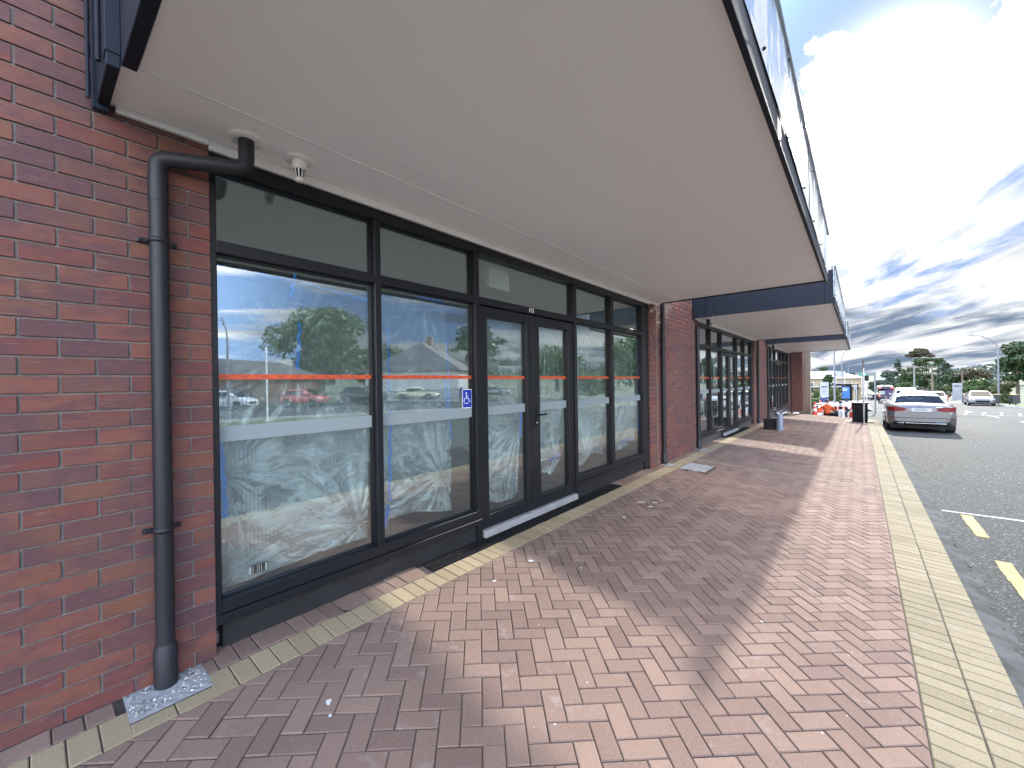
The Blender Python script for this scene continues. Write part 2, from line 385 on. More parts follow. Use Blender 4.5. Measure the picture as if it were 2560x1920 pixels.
M['car_glass'] = glass('car_glass', 1.38, (.10, .12, .13))
def film_mat(name, anchors, seed=0.):
    """thin plastic: almost clear, creases that fan out from the taped points scatter white"""
    m = bpy.data.materials.new(name); m.use_nodes = True; T = NT(m.node_tree); T.n.clear()
    P = obj(T); sp = T.new('ShaderNodeSeparateXYZ'); T.put(sp.inputs[0], P); Y, Z = sp.outputs[1], sp.outputs[2]
    warp = T.noise(P, 2.3, 2, .5)
    tot = None; hgt = None
    for k, (ay, az, sc_, n) in enumerate(anchors):
        dy, dz = T.m('SUBTRACT', Y, ay), T.m('SUBTRACT', Z, az)
        r = T.m('SQRT', T.m('ADD', T.m('MULTIPLY', dy, dy), T.m('MULTIPLY', dz, dz)))
        an = T.m('ADD', T.m('ARCTAN2', dz, T.m('ADD', dy, .0001)), T.m('MULTIPLY', warp, .55))
        cb = T.new('ShaderNodeCombineXYZ'); T.put(cb.inputs[0], T.m('MULTIPLY', an, n*.24)); T.put(cb.inputs[1], T.m('MULTIPLY', r, .8)); cb.inputs[2].default_value = seed+k*3.1
        f = T.noise(cb.outputs[0], 2.2, 5, .6)
        rd = T.m('ADD', T.m('MULTIPLY', T.ramp(f, .48, .72), .7), T.m('MULTIPLY', T.m('SUBTRACT', 1., T.m('MULTIPLY', T.m('ABSOLUTE', T.m('SUBTRACT', f, .53)), 26.), clamp=True), .45))
        w = T.m('POWER', 2.718, T.m('MULTIPLY', r, -1.25/sc_))
        a = T.m('MULTIPLY', rd, w); tot = a if tot is None else T.m('ADD', tot, a); h = T.m('MULTIPLY', f, w); hgt = h if hgt is None else T.m('ADD', hgt, h)
    wv = T.new('ShaderNodeVectorMath', operation='SCALE'); wv.inputs[0].default_value = (0, .7, .4); T.put(wv.inputs[3], warp)
    Q = T.vm('ADD', P, wv.outputs[0])
    cr = T.noise(T.mapping(Q, scale=(1, 1.1, 3.2), rot=(.25, 0, 0), loc=(seed, seed, 0)), 4.2, 6, .62, .9)
    fine = T.m('ADD', T.m('MULTIPLY', T.ramp(cr, .50, .68), .6), T.m('MULTIPLY', T.m('SUBTRACT', 1., T.m('MULTIPLY', T.m('ABSOLUTE', T.m('SUBTRACT', cr, .55)), 30.), clamp=True), .5))
    big = T.ramp(T.noise(T.mapping(P, loc=(seed*2, 0, seed)), 1.7, 2), .38, .62)
    geo = T.new('ShaderNodeNewGeometry'); nx = T.vm('DOT_PRODUCT', geo.outputs['Normal'], (1, 0, 0))
    slope = T.ramp(T.m('ABSOLUTE', nx), .82, .995, .22, 0.)
    up = T.ramp(Z, 1.05, 1.75, 1.5, .5)          # lower half whitened, the stronger light there put into the opacity
    al = T.m('ADD', T.m('ADD', T.ramp(Z, 1., 1.6, .31, .13), slope), T.m('MULTIPLY', up, T.m('ADD', T.m('MULTIPLY', tot, .85), T.m('MULTIPLY', fine, T.m('ADD', .16, T.m('MULTIPLY', big, .5))))), clamp=True)
    al = T.m('MINIMUM', al, .82)
    d = T.new('ShaderNodeBsdfDiffuse'); d.inputs[0].default_value = (.82, .86, .88, 1)
    g = T.new('ShaderNodeBsdfGlossy'); g.inputs['Roughness'].default_value = .2
    bp = T.new('ShaderNodeBump'); T.put(bp.inputs['Height'], T.m('ADD', T.m('MULTIPLY', cr, .5), hgt)); bp.inputs['Distance'].default_value = .05
    T.l.new(bp.outputs[0], g.inputs['Normal']); T.l.new(bp.outputs[0], d.inputs['Normal'])
    dm = T.new('ShaderNodeMixShader'); dm.inputs[0].default_value = .35; T.l.new(d.outputs[0], dm.inputs[1]); T.l.new(g.outputs[0], dm.inputs[2])
    t = T.new('ShaderNodeBsdfTransparent'); t.inputs[0].default_value = (.97, .98, .98, 1)
    mx = T.new('ShaderNodeMixShader'); T.put(mx.inputs[0], al); T.l.new(t.outputs[0], mx.inputs[1]); T.l.new(dm.outputs[0], mx.inputs[2])
    o = T.new('ShaderNodeOutputMaterial'); T.l.new(mx.outputs[0], o.inputs[0]); return m

def translucent(name, c, alpha):
    m = bpy.data.materials.new(name); m.use_nodes = True; T = NT(m.node_tree); T.n.clear()
    d = T.new('ShaderNodeBsdfDiffuse'); n = T.noise(pos(T), 40, 3)
    T.put(d.inputs[0], T.mix(n, tuple(k*.93 for k in c), c))
    t = T.new('ShaderNodeBsdfTransparent'); mx = T.new('ShaderNodeMixShader'); mx.inputs[0].default_value = alpha
    T.l.new(t.outputs[0], mx.inputs[1]); T.l.new(d.outputs[0], mx.inputs[2])
    o = T.new('ShaderNodeOutputMaterial'); T.l.new(mx.outputs[0], o.inputs[0]); return m
M['frost'] = translucent('frosted_vinyl', (.31, .37, .39), .68)
M['otape'] = mat('orange_tape', (.50, .075, .022), .5, fn=speckle(.12, 30))
M['oprint'] = mat('tape_print', (.25, .05, .03), .5)
M['sticker_blue'] = mat('sticker_blue', (.012, .035, .33), .35)
M['white'] = mat('white_paint', (.78, .79, .8), .4, fn=speckle(.03, 20))
M['silver_letters'] = mat('silver_letters', (.72, .72, .72), .4)

# ------------------------------------------------------------------ ground heights
PROF = [(-60, 0), (14, 0), (20, -.07), (26, -.27), (40, -.60), (63, -1.1), (115, -3.0), (300, -8.7), (650, -15.7), (800, -15.2), (1500, 9.3), (2600, 14)]
def gy(y):
    for (a, b), (c, d) in zip(PROF, PROF[1:]):
        if y <= c: return b+(d-b)*(y-a)/(c-a)
    return PROF[-1][1]
def pz(x, y): return .05-.057*x+gy(y)                 # footpath surface
def rz(y): return gy(y)-.29                            # road surface
SHORE = 3.465
def kerbR(y): return 17.5-(y-8)*.083 if y < 60 else 13.2

# ------------------------------------------------------------------ setting
def strip(name, x0f, x1f, ys, zf, m, parent=None, nx=1, kind='structure'):
    b = MB(); n = len(ys)
    vs = []
    for y in ys:
        for i in range(nx+1):
            x = x0f(y)+(x1f(y)-x0f(y))*i/nx; vs.append((x, y, zf(x, y)))
    fs = [(j*(nx+1)+i, j*(nx+1)+i+1, (j+1)*(nx+1)+i+1, (j+1)*(nx+1)+i) for j in range(n-1) for i in range(nx)]
    b.add(vs, fs); o = b.build(name, m, parent, fix=False)
    if kind and parent is None: o['kind'] = kind
    return o
YS = [-40, -10, 0, 5, 10, 15, 18, 20, 22, 24, 26, 30, 35, 40, 50, 63, 80, 100, 115, 150, 200, 300, 400, 500, 650, 700, 800, 1000, 1200, 1500, 2000, 2600]
def hillz(x, y):
    base = rz(y)-.06
    if x > 22:   # rising ground on the right-hand side far away
        t = max(0., min(1., (y-130)/300.)); s = max(0., min(1., (x-22)/120.))
        base += 26*t*t*(3-2*t)*s*s*(3-2*s)*math.exp(-((y-620)/620.)**2)
    if y > 900:
        base += 10*min(1, (y-900)/700)*min(1, abs(x-8)/300)
    return base
def ground():
    b = MB(); xs = [-900, -500, -250, -120, -60, -30, -12, -5, 0, 8, 14, 22, 35, 60, 90, 130, 200, 320, 500, 900]
    ys = YS
    vs = [(x, y, hillz(x, y)-(.35 if -5.1 < x < 3 and y < 30 else 0)) for y in ys for x in xs]; n = len(xs)
    b.add(vs, [(j*n+i, j*n+i+1, (j+1)*n+i+1, (j+1)*n+i) for j in range(len(ys)-1) for i in range(n-1)])
    b.smooth = True
    o = b.build('ground', M['scrub'], fix=False); tag(o, kind='structure')
ground()
road = strip('road', lambda y: 3.56, kerbR, [y for y in YS], lambda x, y: rz(y)+.0006*0, M['asphalt'], nx=3)
strip('side_street', lambda y: -40, lambda y: 3.56, [25.9, 27.0, 30, 35, 39.5], lambda x, y: rz(y)+.10*min(1, (3.56-x)/1.5)+.002, M['asphalt'])
# channel between paving and asphalt
def channel():
    b = MB(); ys = [-6, 0, 5, 10, 15, 20, 26]
    for (xa, za, xb, zb) in ((3.466, -.245, 3.635, -.282), (3.635, -.282, 3.66, -.285)):
        for a, c in zip(ys, ys[1:]):
            b.quad((xa, a, gy(a)+za), (xb, a, gy(a)+zb), (xb, c, gy(c)+zb), (xa, c, gy(c)+za))
    for a, c in zip(ys, ys[1:]):   # kerb face
        b.quad((3.466, a, gy(a)-.16), (3.466, a, gy(a)-.245), (3.466, c, gy(c)-.245), (3.466, c, gy(c)-.16))
    tag(b.build('gutter_channel', M['conc_dark']), kind='structure')
channel()
def markings():
    b = MB()
    for y0, y1 in ((1.6, 2.55), (3.45, 4.35), (5.25, 6.2), (7.03, 8.0)):
        n = 12; rngl = random.Random(int(y0*10))
        for i in range(n):
            ya = y0+(y1-y0)*i/n; yb = y0+(y1-y0)*(i+1)/n; j = lambda: rngl.uniform(-.006, .006)
            b.box(3.84+j(), 3.95+j(), ya, yb, rz(ya)+.001, rz(ya)+.006)
    b.build('yellow_dashes', M['yellow'], road)
    b = MB(); b.box(3.68, 5.9, 8.07, 8.13, rz(8)+.002, rz(8)+.006); b.build('parking_bay_line', M['white_line'], road)
    b = MB()
    for k in range(24):
        x = 8.7; y0 = 14+k*7
        z = rz(y0)+.004; z2 = rz(y0+3)+.004
        b.add([(x, y0, z), (x+.12, y0, z), (x+.12, y0+3, z2), (x, y0+3, z2)], [(0, 1, 2, 3)])
    b.build('lane_dashes', M['white_line'], road, fix=False)
    b = MB()     # hatched paint across the far lanes
    for k in range(9):
        x = 6.2+k*.75; y0, y1 = 37.5, 42
        b.add([(x, y0, rz(y0)+.008), (x+.12, y0, rz(y0)+.008), (x+.92, y1, rz(y1)+.008), (x+.8, y1, rz(y1)+.008)], [(0, 1, 2, 3)])
    for y0 in (37.3, 42):
        b.add([(5.9, y0, rz(y0)+.012), (13, y0, rz(y0)+.012), (13, y0+.25, rz(y0+.25)+.012), (5.9, y0+.25, rz(y0+.25)+.012)], [(0, 1, 2, 3)])
    for k in range(10):   # crossing bars on the side street mouth
        x = -6+k*.95
        b.add([(x, 29.2, rz(29.2)+.11), (x+.45, 29.2, rz(29.2)+.11), (x+.45, 31.6, rz(31.6)+.11), (x, 31.6, rz(31.6)+.11)], [(0, 1, 2, 3)])
    b.build('hatch_markings', M['worn_line'], road, fix=False)
markings()
# far corner footpath, right-hand verge and footpath
strip('far_footpath', lambda y: -40, lambda y: 3.3, [40, 50, 63, 80, 100, 115, 150, 200, 300], lambda x, y: rz(y)+.13, M['conc'])
strip('far_kerb', lambda y: 3.3, lambda y: 3.56, [40, 50, 63, 80, 100, 115, 150, 200, 300], lambda x, y: rz(y)+.13-(x-3.3)*.45, M['conc'])
strip('verge', kerbR, lambda y: kerbR(y)+3.2, [-40, -10, 8, 25, 40, 50, 60, 63, 80, 100, 150, 300], lambda x, y: rz(y)+.13, M['grass'])
strip('right_footpath', lambda y: kerbR(y)+3.2, lambda y: kerbR(y)+5.4, [-40, -10, 8, 25, 40, 50, 60, 63, 80, 100, 150, 300], lambda x, y: rz(y)+.14, M['conc'])
strip('right_kerb', lambda y: kerbR(y)-.16, lambda y: kerbR(y), [-40, -10, 8, 25, 40, 50, 60, 63, 80, 100, 150, 300], lambda x, y: rz(y)+.004+(x-kerbR(y)+.16)*.8, M['conc'])
strip('car_park', lambda y: kerbR(y)+5.4, lambda y: 48, [-40, -10, 8, 25, 40, 50, 60], lambda x, y: rz(y)+.10, M['asphalt'])

# ---- paved footpath, every paver modelled
def clip(poly, nx, ny, c):
    out = []
    for i in range(len(poly)):
        p, q = poly[i], poly[(i+1) % len(poly)]
        dp = p[0]*nx+p[1]*ny-c; dq = q[0]*nx+q[1]*ny-c
        if dp <= 0: out.append(p)
        if (dp < 0) != (dq < 0) and abs(dp-dq) > 1e-9:
            t = dp/(dp-dq); out.append((p[0]+(q[0]-p[0])*t, p[1]+(q[1]-p[1])*t))
    return out
def area(p): return .5*abs(sum(p[i][0]*p[(i+1) % len(p)][1]-p[(i+1) % len(p)][0]*p[i][1] for i in range(len(p))))
def inset(poly, d):
    # convex inset by half-plane offset
    if sum(poly[i][0]*poly[(i+1) % len(poly)][1]-poly[(i+1) % len(poly)][0]*poly[i][1] for i in range(len(poly))) < 0: poly = poly[::-1]
    out = list(poly)
    for i in range(len(poly)):
        p, q = poly[i], poly[(i+1) % len(poly)]
        ex, ey = q[0]-p[0], q[1]-p[1]; L = math.hypot(ex, ey)
        if L < 1e-6: continue
        nx, ny = ey/L, -ex/L
        out = clip(out, nx, ny, p[0]*nx+p[1]*ny-d)
        if len(out) < 3: return None
    return out
rp = random.Random(3)
def slab(b, poly, gap=.0022, bev=.0045, jit=.0016, tilt=.008):
    if len(poly) < 3 or area(poly) < .0004: return
    a = inset(poly, gap)
    if not a: return
    t = inset(a, bev)
    if not t or len(t) != len(a): return
    cx = sum(p[0] for p in a)/len(a); cy = sum(p[1] for p in a)/len(a)
    dz = rp.uniform(-jit, jit); tx, ty = rp.gauss(0, tilt), rp.gauss(0, tilt)
    H = lambda p, o: (p[0], p[1], pz(p[0], p[1])+dz+(p[0]-cx)*tx+(p[1]-cy)*ty+o)
    # align start vertices
    k = min(range(len(t)), key=lambda k: (t[k][0]-a[0][0])**2+(t[k][1]-a[0][1])**2); t = t[k:]+t[:k]
    n = len(a)
    vs = [H(p, -.02) for p in a]+[H(p, -.0038) for p in a]+[H(p, 0) for p in t]
    fs = [tuple(range(2*n, 3*n))]
    for i in range(n):
        j = (i+1) % n; fs += [(i, j, n+j, n+i), (n+i, n+j, 2*n+j, 2*n+i)]
    b.add(vs, fs)
YEND = 25.6
HOLES = [(.43, .85, 7.30, 7.90)]           # concrete patch
PIPES = [.44, 7.46, 9.56, 16.58, 18.68, 25.70]
def paving():
    b = MB(); s2 = math.sqrt(.5)
    for j in range(-215, 40):
        for i in range(-6, 225):
            k = (i+j) % 4
            if k == 0: q = (i, i+2, j, j+1)
            elif k == 2: q = (i, i+1, j, j+2)
            else: continue
            A = [(q[0], q[2]), (q[1], q[2]), (q[1], q[3]), (q[0], q[3])]
            P = [((a*.1+.003+c*.1+.003)*s2, (a*.1-.0-c*.1)*s2) for a, c in A]
            cx = sum(p[0] for p in P)/4; cy = sum(p[1] for p in P)/4
            if cx < .2 or cx > 3.3 or cy < -.9 or cy > YEND+.1: continue
            if cy > 20 and not (.3 < cx < 3.2): continue
            for lo, hi in ((-.9, 8.25), (8.35, YEND)):
                r = clip(P, -1, 0, -.402); r = clip(r, 1, 0, 3.063) if r else r
                r = clip(r, 0, -1, -lo) if r else r; r = clip(r, 0, 1, hi) if r else r
                if not r: continue
                h = HOLES[0]
                if h[0]-.02 < cx < h[1]+.02 and h[2]-.02 < cy < h[3]+.02:
                    if h[0] < cx < h[1] and h[2] < cy < h[3]: continue
                slab(b, r)
    fp = b.build('footpath', M['paver'], fix=False); tag(fp, kind='structure')
    # tan rows
    t = MB(); q = MB(); tw = MB()
    def rect(B, x0, x1, y0, y1, **k): slab(B, [(x0, y0), (x1, y0), (x1, y1), (x0, y1)], **k)
    y = -.912
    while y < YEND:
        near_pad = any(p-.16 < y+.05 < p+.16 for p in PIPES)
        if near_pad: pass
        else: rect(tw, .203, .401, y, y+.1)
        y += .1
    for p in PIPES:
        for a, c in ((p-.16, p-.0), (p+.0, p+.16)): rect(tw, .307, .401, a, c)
    y = -.95
    while y < YEND:
        w = .0055*max(0, y-8)*.4
        rect(t, 3.065, 3.264, y, y+.1); rect(t, 3.266, 3.465, y+.012, y+.112); y += .1
    x = .405
    while x < 3.06: rect(t, x, min(x+.2, 3.063), 8.25, 8.35); x += .2
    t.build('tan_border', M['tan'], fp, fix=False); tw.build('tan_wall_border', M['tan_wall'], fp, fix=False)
    # maroon row by the wall (left out at the drain grates)
    y = -.95; kk = 0
    while y < YEND:
        L = .2 if kk % 4 == 3 else .1
        ym = y+L/2
        skip = any(0+o+2.10 < ym < o+5.55 for o in (0, 9.12, 18.24)) or any(p-.15 < ym < p+.15 for p in PIPES)
        bay = any(o+.69 < ym < o+6.93 for o in (0, 9.12, 18.24))
        if not skip: rect(q, -.005 if bay else .082, .201, y, y+L, tilt=.02, jit=.003)
        y += L; kk += 1
    q.build('maroon_border', M['paver'], fp, fix=False)
    s = MB()
    ys = [-1, 5, 10, 15, 20, 22, 24, YEND]
    for a, c in zip(ys, ys[1:]):
        s.quad((-.06, a, pz(-.06, a)-.0065), (3.465, a, pz(3.465, a)-.0065), (3.465, c, pz(3.465, c)-.0065), (-.06, c, pz(-.06, c)-.0065))
        s.quad((3.465, a, pz(3.465, a)-.0065), (3.465, a, gy(a)-.3), (3.465, c, gy(c)-.3), (3.465, c, pz(3.465, c)-.0065))
    s.quad((-.06, YEND, pz(0, YEND)-.0065), (3.465, YEND, pz(3.46, YEND)-.0065), (3.465, YEND+.3, rz(26)), (-.06, YEND+.3, rz(26)))
    s.build('joint_sand', M['sand'], fp, fix=False)
paving()

def onground(px, py):
    d = at(px, py, 10)-CAM; t = 0
    for k in range(40):
        p = CAM+d*t; e = p.z-pz(p.x, p.y)
        t -= e/(d.z+.057*d.x) if abs(d.z) > 1e-6 else 0
    return CAM+d*t
b = MB(); rq = random.Random(8)
for (px, py, sx, sy) in ((1604, 1256, .075, .02), (1637, 1257, .04, .02), (1626, 1267, .04, .018), (1560, 1294, .03, .02), (1690, 1224, .012, .012), (1328, 1403, .03, .02), (1236, 1453, .02, .015), (822, 1757, .016, .02), (826, 1790, .009, .009), (1905, 1555, .01, .01), (1452, 1420, .012, .01), (1380, 1385, .018, .006)):
    c = onground(px, py); n = 11; pts = []
    for k in range(n):
        a = 6.283*k/n; r_ = rq.uniform(.55, 1.15); pts.append((c.x+(sx*math.cos(a)*.70-sy*math.sin(a)*.7)*r_, c.y+(sx*math.cos(a)*.70+sy*math.sin(a)*.7)*r_))
    b.add([(x, y, pz(x, y)+.003+rq.uniform(0, .001)) for x, y in pts]+[(c.x, c.y, pz(c.x, c.y)+.0055)], [(k, (k+1) % n, n) for k in range(n)])
b.build('plaster_spots', M['plaster'], bpy.data.objects['footpath'], fix=False)

# ------------------------------------------------------------------ the shop row
shop = thing('shop_building', 'long red brick shop row with charcoal shopfronts under white lined street canopies', 'building', (0, 0, 0))
BX = .075; CH = .0837; CL = .238; Z0B = .108-.0837*3
rb = random.Random(11)
def bricks(name, plane, a0, a1, z0, z1, fixed, out=1, phase=0., parent=shop, zoff=0.):
    """brick face; plane 'x' = wall facing +x running in y; 'y' = wall facing -y running in x"""
    b = MB(); mb = MB(); r = 0; z = Z0B+zoff
    def put(B, u0, u1, w0, w1, p, d, bev):
        if plane == 'x': B.box(p-d, p, u0, u1, w0, w1, bev)
        else: B.box(u0, u1, p, p+d, w0, w1, bev)
    while z < z1:
        zb, zt = max(z+.0045, z0), min(z+CH-.0045, z1)
        if zt > z0+.01 and zt-zb > .01:
            u = a0-((a0-(.094*.991+(CL/2 if r % 2 else 0))-phase) % CL)
            while u < a1:
                ua, ub = max(u+.0045, a0), min(u+CL-.0045, a1)
                if ub-ua > .015: put(b, ua, ub, zb, zt, fixed+rb.uniform(-.0012, .0012), .07, .0022)
                u += CL
        z += CH; r += 1
    w = b.build(name, M['brick'], parent)
    if plane == 'x': mb.box(fixed-.09, fixed-.010, a0+.002, a1-.002, z0, z1)
    else: mb.box(a0+.002, a1-.002, fixed+.010, fixed+.09, z0, z1)
    mb.build('mortar', M['mortar'], w)
    return w
PER = 9.12
bricks('brick_wall', 'x', -1.9, .669, .03, 4.6, BX)
bricks('brick_wall', 'x', 6.95, 9.79, -.05, 2.95, BX)
bricks('brick_wall', 'x', 6.95+PER, 9.79+PER, -.1, 2.95, BX)
bricks('brick_wall', 'x', 6.95+2*PER, 26.2, -.15, 2.95, BX)
bricks('brick_wall', 'x', .669, 26.2, 2.95, 4.6, BX-.003)
# cream movement joints beside the pipes
b = MB()
for y in (7.27, 9.40, 16.39, 18.5): b = MB(); b.box(BX-.02, BX+.002, y, y+.022, 0, 2.88); b.build('movement_joint', M['mortar'], shop)
# return pier at the far end, dark post beyond it
bricks('end_pier', 'y', BX, .56, -.2, 2.95, 26.2)
bricks('end_pier', 'x', 26.21, 27.7, -.2, 2.95, .56)
b = MB(); b.box(.2, .74, 28.2, 28.7, -.5, 3.1, .01); b.build('corner_post', M['wood'], shop)
# body of the building behind the brick skin, upper walls and the shop interiors
def body():
    b = MB(); b.box(-9, -.035, -2, 28.6, 3.02, 5.2); b.build('upper_block', M['int_wall'], shop)
    b = MB(); b.box(-4.3, -4.2, -1.9, 28.5, 0, 3.0); b.box(-9, -8.9, -2, 28.6, 0, 3.0); b.box(-8.9, -.03, -2, -1.9, 0, 3.0); b.box(-8.9, -.03, 28.5, 28.6, 0, 3.0)  # nearer long wall is a partition added to brighten the interior
    for y in (8.3, 17.4): b.box(-8.9, -.03, y-.1, y+.1, 0, 3.0)
    b.build('interior_wall', M['int_wall'], shop)
    b = MB(); b.box(-8.9, -.07, -1.9, 28.5, .02, .10); b.build('interior_floor', M['int_floor'], shop)
    b = MB(); b.box(-8.9, -.07, -1.9, 28.5, 2.93, 3.01); b.build('interior_ceiling', M['int_wall'], shop)
    for y0, y1 in ((-1.8, .66), (6.96, 9.78), (16.08, 18.9), (25.2, 28)): b = MB(); b.box(-.075, -.02, y0, y1, 0, 2.95); b.build('inner_lining', M['int_wall'], shop)
body()

GX = 0.0; FX = .06
MULL = [(.667, .700), (1.700, 1.753), (2.755, 2.815), (4.53, 4.59), (5.57, 5.633)]
def pane(parent, y0, y1, z0, z1, x=0.):
    b = MB(); b.box(x-.004, x+.004, y0, y1, z0, z1); return b.build('glass_pane', M['glass'], parent)
def shopfront(o, idx):
    f = MB(); dz = 0
    for a, c in MULL: f.box(-.05, FX, o+a, o+c, .02 if a in (2.755, 4.53) else .25, 2.80, .003)
    f.box(-.05, FX, o+6.70, o+6.76, .25, 2.80, .003)
    f.box(-.055, .05, o+6.76, o+6.95, .03, 2.86, .003)                # wide closing panel by the brick
    f.box(-.05, FX+.012, o+.667, o+6.76, 2.80, 2.872, .003)            # head
    f.box(-.05, FX+.002, o+.70, o+6.70, 2.318, 2.388, .004)            # transom
    for a, c in ((.70, 2.755), (4.59, 6.70)):
        f.box(-.05, FX+.001, o+a, o+c, .262, .335, .003)               # bottom rail
    for a, c in ((.667, 2.80), (4.54, 6.76)): f.box(-.05, FX+.014, o+a, o+c, .205, .258, .004)
    fr = f.build('window_frame', M['frame'], shop)
    # glazing beads
    bays = [(.70, 1.700), (1.753, 2.755), (4.59, 5.57), (5.633, 6.70)]
    for a, c in bays:
        for z0, z1 in ((2.388, 2.80), (.335, 2.318)):
            g = MB(); g.box(.006, .02, o+a, o+a+.012, z0, z1); g.box(.006, .02, o+c-.012, o+c, z0, z1)
            g.box(.006, .02, o+a, o+c, z0, z0+.012); g.box(.006, .02, o+a, o+c, z1-.012, z1); g.build('glazing_bead', M['frame'], fr)
    for a, c in bays+[(2.815, 4.53)]: pane(fr, o+a, o+c, 2.388, 2.80)
    for a, c in bays:
        p = pane(fr, o+a, o+c, .335, 2.318)
    for a, c in bays:
        zt = 1.615; ta = MB(); pr = MB(); fb = MB()
        ta.box(.0045, .0052, o+a, o+c, zt-.018, zt+.012)
        for k in range(int((c-a)/.1)):
            y = o+a+.05+k*.1; pr.box(.0054, .0058, y-.02, y+.018, zt-.006, zt-.001); pr.box(.0054, .0058, y-.008, y+.012, zt, zt+.004)
        fb.box(.0045, .0056, o+a, o+c, 1.232, 1.322)
        pr.build('tape_print', M['oprint'], fr); ta.build('safety_tape', M['otape'], fr); fb.build('frosted_band', M['frost'], fr)
    # doors
    dl = []
    for k, (a, c, ga, gc) in enumerate(((2.82, 3.665, 2.93, 3.56), (3.672, 4.525, 3.79, 4.40))):
        d = MB(); d.box(-.03, .045, o+a, o+ga, .135, 2.302, .003); d.box(-.03, .045, o+gc, o+c, .135, 2.302, .003)
        d.box(-.03, .044, o+ga, o+gc, .135, .258, .003); d.box(-.03, .044, o+ga, o+gc, 2.205, 2.302, .003)
        door = d.build('door', M['frame'], shop)
        pane(door, o+ga, o+gc, .258, 2.205)
        ta = MB(); fb = MB(); ta.box(.0045, .0052, o+ga, o+gc, 1.595, 1.625); fb.box(.0045, .0056, o+ga, o+gc, 1.232, 1.322); ta.build('safety_tape', M['otape'], door); fb.build('frosted_band', M['frost'], door)
        if k == 1:
            h = MB(); h.box(.045, .055, o+3.695, o+3.72, 1.06, 1.262, .003)
            h.tube([(.05, o+3.708, 1.19), (.095, o+3.708, 1.19), (.1, o+3.715, 1.19), (.1, o+3.85, 1.19)], .0095, 10)
            h.build('door_handle', M['black'], door)
            l = MB(); l.lathe([(0, .062), (.009, .062), (.009, .054)], (0, o+3.708, 1.10), 12, 'x'); l.build('lock_cylinder', M['steel'], door)
    # plinth, sill
    for a, c in ((.71, 2.82), (4.545, 6.76)):
        p = MB(); p.box(-.05, .022, o+a, o+c, -.06, .206, .004); p.build('plinth', M['plinth'] if idx == 0 else M['sill_grey'], shop)
    s = MB(); y = o+2.83
    while y < o+4.53:
        s.box(-.05, .085, y+.001, min(y+.38, o+4.53), .055, .128+rb.uniform(-.002, .002), .008); y += .38
    s.build('door_sill', M['conc_white'], shop)
    return fr
for i in range(3): shopfront(i*PER, i)

# street number over the doors
def text(name, s, size, loc, rot, m, parent=None, ext=.002, align='CENTER'):
    cu = bpy.data.curves.new(name, 'FONT'); cu.body = s; cu.size = size; cu.extrude = ext; cu.align_x = align; cu.align_y = 'CENTER'
    t = bpy.data.objects.new('tmp', cu); COL.objects.link(t)
    dg = bpy.context.evaluated_depsgraph_get(); dg.update()
    me = bpy.data.meshes.new_from_object(t.evaluated_get(dg)); bpy.data.objects.remove(t)
    me.materials.clear(); me.materials.append(m)
    o = bpy.data.objects.new(name, me); o.location = loc; o.rotation_euler = rot; link(o, parent); return o
FACE_X = (math.pi/2, 0, math.pi/2)
text('street_number', '155', .068, (FX+.006, 3.70*.98, 2.352), FACE_X, M['silver_letters'], shop)

